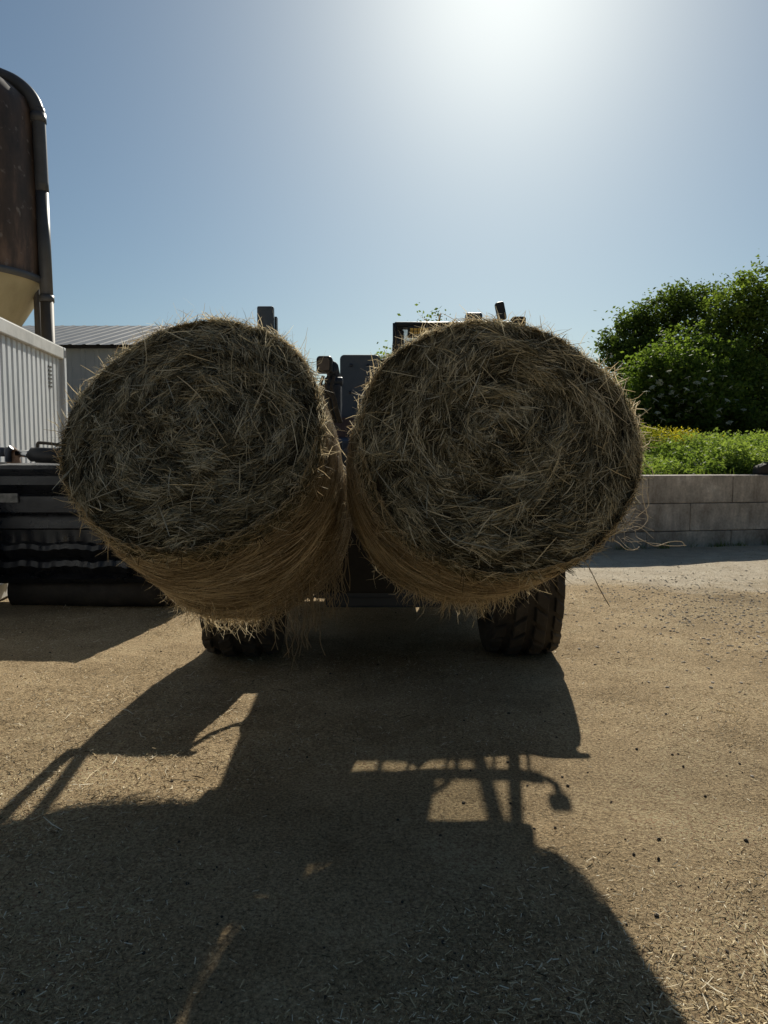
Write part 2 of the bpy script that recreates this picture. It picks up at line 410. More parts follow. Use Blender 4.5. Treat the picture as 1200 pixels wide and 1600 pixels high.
def ground_mat():
    m, t, o = new_mat('yard_dirt')
    tcn = nn(t, 'ShaderNodeTexCoord')
    P = tcn.outputs['Object']
    def noise(sc, det=8, ro=.6):
        n = nn(t, 'ShaderNodeTexNoise', Scale=sc, Detail=det, Roughness=ro)
        t.links.new(P, n.inputs['Vector']); return n.outputs['Fac']
    r = ramp(t, [(.30, (.32, .225, .122)), (.5, (.51, .375, .217)), (.70, (.65, .50, .30))])
    t.links.new(noise(1.1, 10, .68), r.inputs[0])
    # fine trodden chaff and grit
    r2 = ramp(t, [(.34, (.16, .16, .16)), (.5, (.5, .5, .5)), (.66, (.82, .82, .82))])
    t.links.new(noise(75, 6, .75), r2.inputs[0])
    m1 = nn(t, 'ShaderNodeMix', data_type='RGBA', blend_type='OVERLAY'); m1.inputs[0].default_value = 1.0
    t.links.new(r.outputs[0], m1.inputs[6]); t.links.new(r2.outputs[0], m1.inputs[7])
    vo = nn(t, 'ShaderNodeTexVoronoi', Scale=55, Randomness=1.0); t.links.new(P, vo.inputs['Vector'])
    r3 = ramp(t, [(.0, (1, 1, 1)), (.16, (0, 0, 0))]); t.links.new(vo.outputs['Distance'], r3.inputs[0])
    mk = nn(t, 'ShaderNodeMath', operation='MULTIPLY'); t.links.new(r3.outputs[0], mk.inputs[0])
    r4 = ramp(t, [(.5, (0, 0, 0)), (.6, (1, 1, 1))]); t.links.new(noise(9, 3), r4.inputs[0]); t.links.new(r4.outputs[0], mk.inputs[1])
    m2 = nn(t, 'ShaderNodeMix', data_type='RGBA')
    t.links.new(mk.outputs[0], m2.inputs[0]); t.links.new(m1.outputs[2], m2.inputs[6]); m2.inputs[7].default_value = (.09, .07, .05, 1)
    for (scl, lo_, hi_, colr, fac) in ((150, .58, .66, (.80, .66, .42, 1), .75), (110, .60, .68, (.10, .075, .05, 1), .7)):
        spk = ramp(t, [(lo_, (0, 0, 0)), (hi_, (fac, fac, fac))]); nz = nn(t, 'ShaderNodeTexNoise', Scale=scl, Detail=3, Roughness=.6)
        mpn = nn(t, 'ShaderNodeMapping'); mpn.inputs['Scale'].default_value = (1, .8, 1); mpn.inputs['Location'].default_value = (scl, 0, 3)
        t.links.new(P, mpn.inputs[0]); t.links.new(mpn.outputs[0], nz.inputs['Vector']); t.links.new(nz.outputs['Fac'], spk.inputs[0])
        m2c = nn(t, 'ShaderNodeMix', data_type='RGBA'); t.links.new(spk.outputs[0], m2c.inputs[0]); t.links.new(m2.outputs[2], m2c.inputs[6]); m2c.inputs[7].default_value = colr
        m2 = m2c
    # greyer worn lanes across the yard
    gl_ = ramp(t, [(.48, (0, 0, 0)), (.66, (.75, .75, .75))]); t.links.new(noise(.33, 4, .5), gl_.inputs[0])
    m2b = nn(t, 'ShaderNodeMix', data_type='RGBA', blend_type='MULTIPLY')
    t.links.new(gl_.outputs[0], m2b.inputs[0]); t.links.new(m2.outputs[2], m2b.inputs[6]); m2b.inputs[7].default_value = (.60, .62, .64, 1)
    m2 = m2b
    # pale worn concrete strip in front of the wall, broken edge
    sx = nn(t, 'ShaderNodeSeparateXYZ'); t.links.new(P, sx.inputs[0])
    ns = nn(t, 'ShaderNodeMath', operation='MULTIPLY_ADD'); ns.inputs[1].default_value = 3.2
    t.links.new(noise(.6, 6), ns.inputs[0]); t.links.new(sx.outputs['Y'], ns.inputs[2])
    mr = nn(t, 'ShaderNodeMapRange'); mr.inputs['From Min'].default_value = 9.5; mr.inputs['From Max'].default_value = 10.3
    t.links.new(ns.outputs[0], mr.inputs['Value'])
    mrx = nn(t, 'ShaderNodeMapRange'); mrx.inputs['From Min'].default_value = .5; mrx.inputs['From Max'].default_value = 1.6
    t.links.new(sx.outputs['X'], mrx.inputs['Value'])
    mm = nn(t, 'ShaderNodeMath', operation='MULTIPLY'); t.links.new(mr.outputs[0], mm.inputs[0]); t.links.new(mrx.outputs[0], mm.inputs[1])
    ms = nn(t, 'ShaderNodeMath', operation='MULTIPLY'); ms.inputs[1].default_value = .9; t.links.new(mm.outputs[0], ms.inputs[0])
    rc = ramp(t, [(.3, (.55, .46, .34)), (.7, (.76, .67, .52))]); t.links.new(noise(3.5, 8), rc.inputs[0])
    m3 = nn(t, 'ShaderNodeMix', data_type='RGBA')
    t.links.new(ms.outputs[0], m3.inputs[0]); t.links.new(m2.outputs[2], m3.inputs[6]); t.links.new(rc.outputs[0], m3.inputs[7])
    p = nn(t, 'ShaderNodeBsdfPrincipled', Roughness=.95); p.inputs['Specular IOR Level'].default_value = .1
    t.links.new(m3.outputs[2], p.inputs['Base Color'])
    b1 = nn(t, 'ShaderNodeBump', Strength=1.0, Distance=.022); t.links.new(noise(70, 6, .75), b1.inputs['Height'])
    b2 = nn(t, 'ShaderNodeBump', Strength=.6, Distance=.03); t.links.new(noise(14, 6, .7), b2.inputs['Height'])
    t.links.new(b2.outputs[0], b1.inputs['Normal']); t.links.new(b1.outputs[0], p.inputs['Normal'])
    t.links.new(p.outputs[0], o.inputs['Surface'])
    return m
M['ground'] = ground_mat()
M['bank'] = noise_mat('bank_soil', [(.3, (.05, .06, .02)), (.7, (.12, .11, .05))], 4, rough=.95, bump=.5)

# ------------------------------------------------------------------ ground
def fbm(x, y, seed, octs=5, lac=2.1, gain=.5):
    r = np.random.default_rng(seed); z = np.zeros_like(x); a = 1; f = 1
    for _ in range(octs):
        for _ in range(4):
            th = r.uniform(0, 2 * np.pi); ph = r.uniform(0, 2 * np.pi); k = f * r.uniform(.7, 1.4)
            z += a * np.sin(k * (x * math.cos(th) + y * math.sin(th)) + ph) / 2
        a *= gain; f *= lac
    return z
def ground_z(x, y):
    x = np.asarray(x, float); y = np.asarray(y, float)
    fade = np.clip(1.6 - np.hypot(x, y - 4) / 14, 0, 1)
    return fade * (.010 * fbm(x, y, 3, 3) + .0045 * fbm(x * 7, y * 7, 5, 4, gain=.6))

def axis(a, b, step, far):
    mid = list(np.arange(a, b + 1e-6, step)); s = step; p = b
    while p < far:
        s *= 1.22; p += s; mid.append(p)
    s = step; p = a; lo = []
    while p > -far:
        s *= 1.22; p -= s; lo.append(p)
    return np.array(lo[::-1] + mid)
gx, gy = axis(-3.5, 4.6, .032, 900), axis(1.0, 8.5, .032, 900)
XX, YY = np.meshgrid(gx, gy)
gv = np.stack([XX, YY, ground_z(XX, YY)], -1).reshape(-1, 3)
nx, ny = len(gx), len(gy)
ii, jj = np.meshgrid(np.arange(nx - 1), np.arange(ny - 1))
b0 = (jj * nx + ii).ravel()
g = raw_mesh('ground', gv, np.stack([b0, b0 + 1, b0 + nx + 1, b0 + nx], 1), M['ground'])
tag(g, 'dry packed dirt yard littered with straw', 'ground', kind='structure')

# straw litter lying on the yard: nobody could count it
def litter(name, n, lmin, lmax, wmin, wmax, label, lift, tip, lo=1.5, hi=11.5, power=1.7):
    u = rng.random(n)
    y = lo + (hi - lo) * u ** power
    x = rng.uniform(-1, 1, n) * (y * .62 + .4)
    x = np.where((x < -3.4), x * .5, x)
    # drifts: keep more where a slow noise is high
    dr = fbm(x * 1.6, y * 1.6, 9, 3) + .8 * fbm(x * .5, y * .35, 12, 2)
    keep = dr + rng.normal(0, .45, n) > (.1 if lmax > .05 else -1.1)
    x, y = x[keep], y[keep]; n = len(x)
    an = rng.uniform(0, 2 * np.pi, n)
    D = np.stack([np.cos(an), np.sin(an), rng.normal(0, tip, n)], 1)
    N = unit(np.stack([rng.normal(0, .6, n), rng.normal(0, .6, n), np.ones(n)], 1))
    L = lmin + (lmax - lmin) * rng.random(n) ** 2.2
    Wd = rng.uniform(wmin, wmax, n)
    P = np.stack([x, y, ground_z(x, y) + .003 + lift * rng.random(n) + .5 * L * abs(unit(D)[:, 2])], 1)
    vs, q, k = strips(P, D, N, L, Wd, rng.normal(0, .06, n) * L, rng.normal(0, .12, n) * L, 2 if lmax > .05 else 1)
    ti = np.repeat(np.clip(rng.normal(.5, .32, n), 0, 1), k)
    o = raw_mesh(name, vs, q, M['litter'], None, ti)
    return tag(o, label, 'straw', kind='stuff')
litter('straw_litter', 15000, .016, .085, .003, .006, 'loose pale straw stems scattered over the dirt yard', .010, .16)
litter('chaff', 130000, .006, .030, .003, .0075, 'fine trodden chaff covering the dirt yard', .003, .34, power=1.5)

litter('long_stems', 900, .05, .17, .0035, .0065, 'longer bleached stems lying singly on the dirt yard', .006, .10, power=1.3)

# little dark clods
def clods(name, n, label):
    ico = bmesh.new(); bmesh.ops.create_icosphere(ico, subdivisions=1, radius=1)
    iv = np.array([v.co[:] for v in ico.verts]); ifc = [[v.index for v in f.verts] for f in ico.faces]; ico.free()
    mb = MB()
    for _ in range(n):
        y = 1.7 + 9 * random.random() ** 1.6; x = random.uniform(-.6, .62) * y
        if random.random() < .35: x = abs(x)
        s = random.choice([.003, .003, .004, .004, .005, .006, .008]) * random.uniform(.7, 1.2)
        sc = np.array([random.uniform(.7, 1.3), random.uniform(.7, 1.3), random.uniform(.5, .9)]) * s
        v = iv * sc * (1 + rng.normal(0, .16, (len(iv), 1))) + np.array([x, y, float(ground_z(x, y)) + s * .3])
        mb.add(v, ifc, False)
    return tag(mb.build(name, M['clod']), label, 'clods', kind='stuff')
clods('dirt_clods', 620, 'small dark dirt clods and droppings on the yard')

def gravel(name, n, label):
    ico = bmesh.new(); bmesh.ops.create_icosphere(ico, subdivisions=1, radius=1)
    iv = np.array([v.co[:] for v in ico.verts]); ifc = [[v.index for v in f.verts] for f in ico.faces]; ico.free()
    mb = MB()
    for _ in range(n):
        x, y = random.gauss(3.6, .9), random.gauss(6.6, 1.3)
        if x < 1.5: continue
        s = random.uniform(.005, .014)
        v = iv * np.array([random.uniform(.8, 1.4), random.uniform(.8, 1.4), random.uniform(.4, .8)]) * s * (1 + rng.normal(0, .15, (len(iv), 1))) + np.array([x, y, float(ground_z(x, y)) + s * .2])
        mb.add(v, ifc, False)
    return tag(mb.build(name, M['gravel']), label, 'gravel', kind='stuff')
gravel('gravel', 1700, 'loose grey gravel trodden into the yard at the right')

# ------------------------------------------------------------------ hay bales
def make_bale(name, label, X, Y, Z, rx, rz, tilt, yaw, L, seed, nface, hang, flare_l=0, flare_r=0):
    r = np.random.default_rng(seed)
    a = np.array([math.sin(yaw) * math.cos(tilt), -math.cos(yaw) * math.cos(tilt), math.sin(tilt)])
    ri = unit(np.cross(np.array([0, 0, 1.]), a)); ri = ri if ri[0] > 0 else -ri
    up = np.cross(ri, -a); up = up if up[2] > 0 else -up
    fc = np.array([X, Y, Z])
    root = empty(name, tuple(fc - a * L / 2 - up * rz))
    tag(root, label, 'hay bale', 'round hay bales carried on the loader')
    O = np.array(root.location)
    ph = r.uniform(0, 6.28, 6)
    def lump(th):
        return 1 + .012 * np.sin(2 * th + ph[0]) + .010 * np.sin(3 * th + ph[1]) + .007 * np.sin(5 * th + ph[2]) + .006 * np.sin(9 * th + ph[3])
    def pt(th, rho, d):
        """polar angle, relative radius, depth behind the face -> local point"""
        k = rho * lump(th) * (1 + np.clip(np.asarray(d) / L, 0, 1) * np.where(np.cos(th) > 0, flare_r, flare_l) * np.abs(np.cos(th)))
        return fc - O + (k * rx * np.cos(th))[..., None] * ri + (k * rz * np.sin(th))[..., None] * up - np.asarray(d)[..., None] * a
    def face_d(th, rho):
        # hollow and lumps of the end face, rounding at the rim
        e = np.clip((rho - .82) / .18, 0, 1)
        return .085 * (1 - np.sqrt(np.clip(1 - e * e, 0, 1))) + .012 * np.sin(7 * rho + 2 * th + ph[4]) - .008 * np.sin(19 * rho + th) - .02 * np.cos(2.2 * rho)
    nt_, prof = 96, []
    for q in np.linspace(0.001, 1, 26): prof.append((q * .985, None))
    for q in np.linspace(.07, L - .06, 16): prof.append((1 - .018 * math.cos(8 * q), q))
    for q in np.linspace(.96, .01, 8): prof.append((q, L))
    th = np.linspace(0, 2 * np.pi, nt_, endpoint=False)
    rows = []
    for (rho, d) in prof:
        rr = np.full(nt_, rho); dd = face_d(th, rr) + .012 if d is None else np.full(nt_, d)
        rows.append(pt(th, rr * .988, dd))
    V = np.concatenate(rows)
    n_ = len(prof)
    i, j = np.meshgrid(np.arange(n_ - 1), np.arange(nt_), indexing='ij')
    j2 = (j + 1) % nt_
    Q = np.stack([i * nt_ + j, i * nt_ + j2, (i + 1) * nt_ + j2, (i + 1) * nt_ + j], -1).reshape(-1, 4)
    raw_mesh('bale_core', V, Q, M['core'], root)
    # stems of the cut end: wound round the middle, crossing each other
    def tang(th):
        return (-rx * np.sin(th))[:, None] * ri + (rz * np.cos(th))[:, None] * up
    per = 7; nc = nface // per; n = nc * per
    ci = np.repeat(np.arange(nc), per)
    rho_c = np.sqrt(r.random(nc)); th_c = r.uniform(0, 2 * np.pi, nc)
    rho, t_ = rho_c[ci], th_c[ci]
    def spiral(rho, t_): return np.sin(30 * rho + 1.0 * t_ + 1.8 * np.sin(3 * t_ + ph[4]) + 2 * np.sin(5 * rho * np.cos(t_)))
    T = unit(tang(t_)); Rad = np.cos(t_)[:, None] * ri + np.sin(t_)[:, None] * up
    # wound round the middle in tufts that lean together; messier to the middle
    pat = .35 * np.sin(5 * rho * np.cos(t_) + ph[5]) + .3 * np.sin(6 * rho * np.sin(t_) + ph[1])
    an_c = r.normal(0, 1, nc) * (.30 + .9 * np.exp(-rho_c * 4.5)) + np.where(r.random(nc) < .14, r.normal(0, 1.2, nc), 0)
    an = pat + an_c[ci] + r.normal(0, .15, n) + np.where(r.random(n) < .08, r.normal(0, 1, n), 0)
    D = T * np.cos(an)[:, None] + Rad * np.sin(an)[:, None] + a * (r.normal(0, .10, nc)[ci] + r.normal(0, .05, n))[:, None]
    Sd = unit(np.cross(D, a[None]))
    Lb = (.025 + .11 * r.random(nc)[ci] ** 1.5) * r.uniform(.6, 1.25, n)
    Wd = r.uniform(.0015, .0038, n)
    dep = r.uniform(-.020, .014, nc)[ci] + r.normal(0, .004, n) - .014 * np.sin(11 * rho * np.cos(t_) + ph[3]) * np.sin(10 * rho * np.sin(t_) + ph[0]) - .008 * spiral(rho, t_)
    P = pt(t_, rho, face_d(t_, rho) + dep) + Sd * r.normal(0, .011, n)[:, None] + D * r.normal(0, .022, n)[:, None]
    N = unit(a + r.normal(0, .6, (n, 3)))
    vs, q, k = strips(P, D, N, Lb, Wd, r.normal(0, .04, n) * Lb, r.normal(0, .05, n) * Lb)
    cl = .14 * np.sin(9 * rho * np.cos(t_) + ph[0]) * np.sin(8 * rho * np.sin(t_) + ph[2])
    ti = np.clip(.37 + r.normal(0, .17, nc)[ci] + r.normal(0, .20, n) + cl + .10 * spiral(rho, t_) - dep * 8, 0, 1)  # deeper stems tinted darker: occlusion put into the colour
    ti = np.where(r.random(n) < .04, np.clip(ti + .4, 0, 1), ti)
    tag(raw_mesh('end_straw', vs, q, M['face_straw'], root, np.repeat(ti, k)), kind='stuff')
    n = 9500
    t_ = r.uniform(0, 2 * np.pi, n); d = .03 + np.abs(r.normal(0, .075, n)) * (1.25 + .7 * np.sin(4 * t_ + ph[2]))
    T = unit(tang(t_)); Rad = np.cos(t_)[:, None] * ri + np.sin(t_)[:, None] * up
    an = r.normal(0, .55, n)
    D = T * np.cos(an)[:, None] + a * np.sin(an)[:, None] + Rad * r.normal(0, .08, n)[:, None]
    Lb = .03 + .11 * r.random(n) ** 1.5
    P = pt(t_, np.full(n, 1.0), np.clip(d, .02, L)) + Rad * r.uniform(-.006, .010, n)[:, None]
    vs, q, k = strips(P, D, unit(Rad + r.normal(0, .4, (n, 3))), Lb, r.uniform(.0018, .0042, n), -Lb * Lb / 5, r.normal(0, .05, n) * Lb)
    tag(raw_mesh('folded_straw', vs, q, M['face_straw'], root, np.repeat(np.clip(r.normal(.40, .23, n), 0, 1), k)), kind='stuff')
    # the round side under the net: fine stems laid round the bale
    n = 18000
    t_ = r.uniform(0, 2 * np.pi, n); d0 = .115 + .035 * np.sin(5 * t_ + ph[3]) + .02 * np.sin(11 * t_ + ph[1]); d = d0 + (L - d0) * r.random(n)
    T = unit(tang(t_)); Rad = np.cos(t_)[:, None] * ri + np.sin(t_)[:, None] * up
    an = .22 * np.sin(5 * t_ + 9 * d) + r.normal(0, .24, n) + np.where(r.random(n) < .12, r.normal(0, .9, n), 0)
    D = T * np.cos(an)[:, None] + a * np.sin(an)[:, None]
    Lb = .06 + .22 * r.random(n) ** 1.5
    off = r.uniform(-.004, .012, n)
    P = pt(t_, (1 - .018 * np.cos(8 * d)) + off / .63, d) + Rad * (Lb * Lb / (8 * .63) * .5)[:, None]
    vs, q, k = strips(P, D, unit(Rad + r.normal(0, .3, (n, 3))), Lb, r.uniform(.0018, .004, n), -Lb * Lb / (8 * .63), r.normal(0, .03, n) * Lb)
    tag(raw_mesh('side_straw', vs, q, M['side_straw'], root, np.repeat(np.clip(r.normal(.5, .27, n) - off * 4 + .15 * np.sin(7 * t_ + 12 * d), 0, 1), k)), kind='stuff')
    # bristles round the rim and loose stems poking out everywhere
    n = 4200
    t_ = r.uniform(0, 2 * np.pi, n); d = np.abs(r.normal(.03, .10, n)); d = np.where(r.random(n) < .3, r.uniform(0, L, n), d)
    Rad = np.cos(t_)[:, None] * ri + np.sin(t_)[:, None] * up; T = unit(tang(t_))
    D = T * r.normal(0, 1, n)[:, None] + Rad * np.abs(r.normal(.08, .24, n))[:, None] + a * r.normal(.12, .45, n)[:, None]
    Lb = .03 + .13 * r.random(n) ** 2
    P = pt(t_, np.full(n, .995), d) + unit(D) * (Lb * .32)[:, None]
    vs, q, k = strips(P, D, r.normal(0, 1, (n, 3)), Lb, r.uniform(.0015, .0036, n), r.normal(0, .14, n) * Lb, r.normal(0, .12, n) * Lb)
    tag(raw_mesh('rim_straw', vs, q, M['rim_straw'], root, np.repeat(np.clip(r.normal(.55, .25, n), 0, 1), k)), kind='stuff')
    n = 380
    t_ = r.uniform(0, 2 * np.pi, n); rho = np.sqrt(r.random(n)) * .97
    T = unit(tang(t_)); Rad = np.cos(t_)[:, None] * ri + np.sin(t_)[:, None] * up
    an = r.normal(0, .9, n)
    D = T * np.cos(an)[:, None] + Rad * np.sin(an)[:, None] + a * np.abs(r.normal(0, .22, n))[:, None]
    Lb = .07 + .20 * r.random(n) ** 1.8
    P = pt(t_, rho, face_d(t_, rho) - .016) + a * (.5 * Lb * np.abs(unit(D) @ a))[:, None]
    vs, q, k = strips(P, D, unit(a + r.normal(0, .5, (n, 3))), Lb, r.uniform(.0026, .0052, n), r.normal(0, .04, n) * Lb, r.normal(0, .05, n) * Lb)
    tag(raw_mesh('loose_straw', vs, q, M['face_straw'], root, np.repeat(np.clip(r.normal(.74, .17, n), 0, 1), k)), kind='stuff')
    # straw hanging off the low back edge
    n = 700
    t_ = r.normal(-np.pi / 2 + hang, .42, n); d = L - np.abs(r.normal(0, .16, n)) + .03
    D = np.stack([r.normal(0, .5, n), r.normal(0, .5, n), -np.abs(r.normal(.8, .5, n))], 1)
    Lb = .04 + .13 * r.random(n) ** 2
    P = pt(t_, np.full(n, .99), np.clip(d, 0, L + .02)) + unit(D) * (Lb * .4)[:, None]
    vs, q, k = strips(P, D, r.normal(0, 1, (n, 3)), Lb, r.uniform(.0016, .0034, n), r.normal(0, .2, n) * Lb, r.normal(0, .2, n) * Lb)
    tag(raw_mesh('hanging_straw', vs, q, M['rim_straw'], root, np.repeat(np.clip(r.normal(.6, .2, n), 0, 1), k)), kind='stuff')
    return root, pt

def strand(pts, r0, n=5):
    """smooth wandering thread through control points"""
    pts = [Vector(p) for p in pts]; outp = []
    for i in range(len(pts) - 1):
        p0, p1, p2, p3 = pts[max(i - 1, 0)], pts[i], pts[i + 1], pts[min(i + 2, len(pts) - 1)]
        for k in range(6):
            t = k / 6
            outp.append(.5 * ((2 * p1) + (p2 - p0) * t + (2 * p0 - 5 * p1 + 4 * p2 - p3) * t * t + (3 * p1 - p0 - 3 * p2 + p3) * t ** 3))
    outp.append(pts[-1])
    return outp

def add_tint(o, val=.5):
    n = len(o.data.vertices); a_ = o.data.attributes.new('tint', 'FLOAT', 'POINT')
    a_.data.foreach_set('value', np.full(n, val, np.float32))
    return o

bale_l, pt_l = make_bale('hay_bale', 'left round hay bale with torn net hanging low, in front of the black bucket',
                         -.90, 3.328, 1.655, .613, .626, .53, -.085, 1.0, 21, 42000, .1, -.04, .06)
bale_r, pt_r = make_bale('hay_bale', 'right round hay bale with white twine trailing off its side towards the concrete wall',
                         .532, 3.186, 1.580, .632, .610, .345, .09, .86, 22, 43000, .0, .055, -.09)

# torn net hanging from the left bale's inner low side
rr = random.Random(5)
mb = MB()
for i in range(80):
    th = rr.gauss(-.60, .26); d = .95 - abs(rr.gauss(0, .18))
    p = Vector(pt_l(np.array([th]), np.array([1.01]), np.array([d]))[0])
    ln = rr.uniform(.10, .42); pts = [p]
    for k in range(5):
        p = p + Vector((rr.gauss(0, .018), rr.gauss(0, .02), -ln / 5)); pts.append(p)
    mb.tube(strand(pts, 0), .0016, 4, False)
add_tint(mb.build('torn_net', M['net'], bale_l))
# trailing twine of the right bale
mb = MB()
o_r = Vector(bale_r.location)
def tw(px, r_=.0035):
    r_ = max(r_ * .6, .001)
    mb.tube(strand([at(u, v, y) - o_r for (u, v, y) in px], 0), r_, 5, False)
tw([(985, 735, 3.3), (1003, 748, 3.3), (1011, 770, 3.28), (1013, 790, 3.3), (1004, 800, 3.3), (994, 808, 3.32)], .003)
tw([(1005, 745, 3.3), (1004, 775, 3.3), (1010, 800, 3.3), (1012, 812, 3.32), (1003, 824, 3.3), (992, 828, 3.3)], .0032)
tw([(972, 812, 3.35), (990, 822, 3.3), (994, 838, 3.25), (1008, 846, 3.2), (1025, 853, 3.2), (1045, 847, 3.2), (1064, 846, 3.2), (1070, 853, 3.2)], .0034)
tw([(1012, 848, 3.2), (1030, 850, 3.22), (1050, 853, 3.22), (1072, 852, 3.24)], .0025)
tw([(955, 842, 3.4), (966, 848, 3.35), (978, 858, 3.3), (992, 859, 3.3), (999, 854, 3.3)], .003)
tw([(965, 838, 3.4), (975, 850, 3.35), (984, 857, 3.3), (998, 858, 3.3)], .002)
for i in range(16):
    u0, v0 = rr.uniform(955, 992), rr.uniform(795, 845)
    tw([(u0, v0, 3.4), (u0 + rr.uniform(3, 18), v0 + rr.uniform(-6, 12), 3.35), (u0 + rr.uniform(15, 38), v0 + rr.uniform(-6, 24), 3.3)], .0011)
add_tint(mb.build('trailing_twine', M['twine'], bale_r))
# one long stem sticking out low on the right bale
mb = MB()
mb.tube(strand([at(905, 862, 3.3) - o_r, at(922, 890, 3.25) - o_r, at(938, 922, 3.2) - o_r, at(953, 948, 3.2) - o_r], 0), [.002] * 18 + [.0008], 5, False)
add_tint(mb.build('stem', M['side_straw'], bale_r), .15)

# ------------------------------------------------------------------ telehandler
th_ = empty('telehandler', (0, 5.5, 0))
tag(th_, 'grey blue telehandler facing us behind the two hay bales it carries', 'loader')
T0 = Vector((0, 5.5, 0))
class TB(MB):
    """builds in place, stored relative to the telehandler's base"""
    def build(s, name, mat, parent=th_, bevel=0, seg=2, org=T0):
        s.v = [tuple(Vector(p) - org) for p in s.v]
        return MB.build(s, name, mat, parent, bevel, seg)

m = TB(); m.span(-.42, .42, 5.05, 8.9, .42, .92); m.span(-.5, .5, 4.98, 5.06, .5, .98); m.build('chassis', M['dark_paint'], bevel=.02)
m = TB(); m.tube([(-.85, 5.55, .62), (.85, 5.55, .62)], .10, 12); m.lathe([(.02, -.2), (.2, -.12), (.22, 0), (.2, .12), (.02, .2)], 'x', (0, 5.55, .6), 20); m.build('axle', M['dark_paint'])
# side engine with low bonnet
m = TB(); m.prism([(-1.12, .55), (-.46, .55), (-.46, 1.22), (-.56, 1.30), (-1.04, 1.30), (-1.12, 1.22)], 6.35, 8.2); m.build('engine_cover', M['grey_paint'], bevel=.03)
m = TB(); m.span(.46, 1.02, 6.3, 7.7, .40, .94); m.build('underbody_blocker', M['dark_paint'], bevel=.04)  # invented block under the cab, added to cut sunlit slivers on the ground
# boom, rising through the middle
def seg_box(mb, p0, p1, w0, w1, h0, h1):
    p0, p1 = Vector(p0), Vector(p1)
    d = (p1 - p0).normalized(); n = Vector((1, 0, 0)).cross(d); n = -n if n.z < 0 else n
    vs = []
    for p, w, h in ((p0, w0, h0), (p1, w1, h1)):
        for sx, sn in ((-1, -1), (1, -1), (1, 1), (-1, 1)):
            vs.append(p + Vector((sx * w / 2, 0, 0)) + n * sn * h / 2)
    mb.add(vs, [(0, 1, 2, 3), (7, 6, 5, 4), (0, 4, 5, 1), (1, 5, 6, 2), (2, 6, 7, 3), (3, 7, 4, 0)])
m = TB(); seg_box(m, (-.22, 8.9, 1.9), (-.2, 5.2, 1.45), .34, .34, .40, .36); m.build('boom', M['grey_paint'], bevel=.025)
m = TB(); seg_box(m, (-.2, 5.25, 1.44), (-.18, 4.75, 1.35), .26, .26, .27, .27); m.build('inner_boom', M['dark_paint'], bevel=.02)
# boom foot / drop nose tapering downwards (its flank throws the slanting shadow edge)
m = TB(); m.prism([(-.54, .55), (.12, .55), (.10, 1.5), (-.36, 1.5)], 4.93, 4.975); m.build('nose_plate', M['slot'], bevel=.01)  # black colour stands in for the deep shade between the bales
# upright head plate with rounded corners, bolts
def rrect(x0, x1, z0, z1, r, n=6):
    pts = []
    for cx, cz, a0 in ((x1 - r, z1 - r, 0), (x0 + r, z1 - r, 90), (x0 + .01, z0 + .01, 180), (x1 - .01, z0 + .01, 270)):
        rad = r if cz > (z0 + z1) / 2 else .01
        for k in range(n + 1):
            an = R(a0 + 90 * k / n); pts.append((cx + rad * math.cos(an), cz + rad * math.sin(an)))
    return pts
HY = 5.50
A, B = at(531, 554, HY), at(594, 652, HY)
m = TB(); m.prism(rrect(A.x, B.x, B.z, A.z, .035), HY, HY + .16); hp = m.build('head_plate', M['grey_paint'], bevel=.008)
for u, v in ((549, 571), (575, 571), (547, 613), (583, 618)):
    p = at(u, v, HY); m = TB(); m.lathe([(.013, 0), (.013, -.008), (.002, -.010)], 'y', (p.x, HY - .001, p.z), 8); m.build('bolt', M['dark_paint'], hp, org=T0)
m = TB(); a_, b_ = at(594, 563, 5.6), at(602, 600, 5.6); m.span(a_.x + .003, b_.x, 5.54, 5.66, b_.z, a_.z); m.build('side_lug', M['dark_paint'], bevel=.006)
# lamp and hydraulics left of the plate
a_, b_ = at(495, 557, 4.7), at(520, 583, 4.7)
m = TB(); m.prism(rrect(a_.x, b_.x, b_.z, a_.z, .025), 4.66, 4.76); lp = m.build('headlight', M['black_plastic'], bevel=.012)
m = TB(); m.prism(rrect(a_.x + .014, b_.x - .018, b_.z + .014, a_.z - .014, .018), 4.648, 4.661); m.build('lens', M['lens'], lp, org=T0)
m = TB(); p = at(524, 575, 4.75); m.tube([(p.x - .02, 4.70, p.z), (p.x - .02, 4.95, p.z - .05)], .045, 14); p2 = at(512, 596, 4.75); m.tube([(p2.x - .02, 4.76, p2.z), (p2.x + .1, 4.76, p2.z)], .03, 12)
p3 = at(516, 615, 4.75); m.span(p3.x - .07, p3.x + .07, 4.72, 4.9, p3.z - .17, p3.z + .06); m.build('hydraulic_valve', M['dark_paint'], bevel=.01)
for k, (ua, ub, yy) in enumerate(((505, 520, 4.68), (513, 526, 4.66), (522, 529, 4.67))):
    m = TB(); m.tube(strand([at(ua, 588, yy), at(ua - 4, 606, yy - .03), at(ub - 6, 622, yy - .02), at(ub - 2, 640, yy), at(ub + 4, 660, yy + .05)], 0), .011, 8); m.build('hydraulic_hose', M['rubber'])
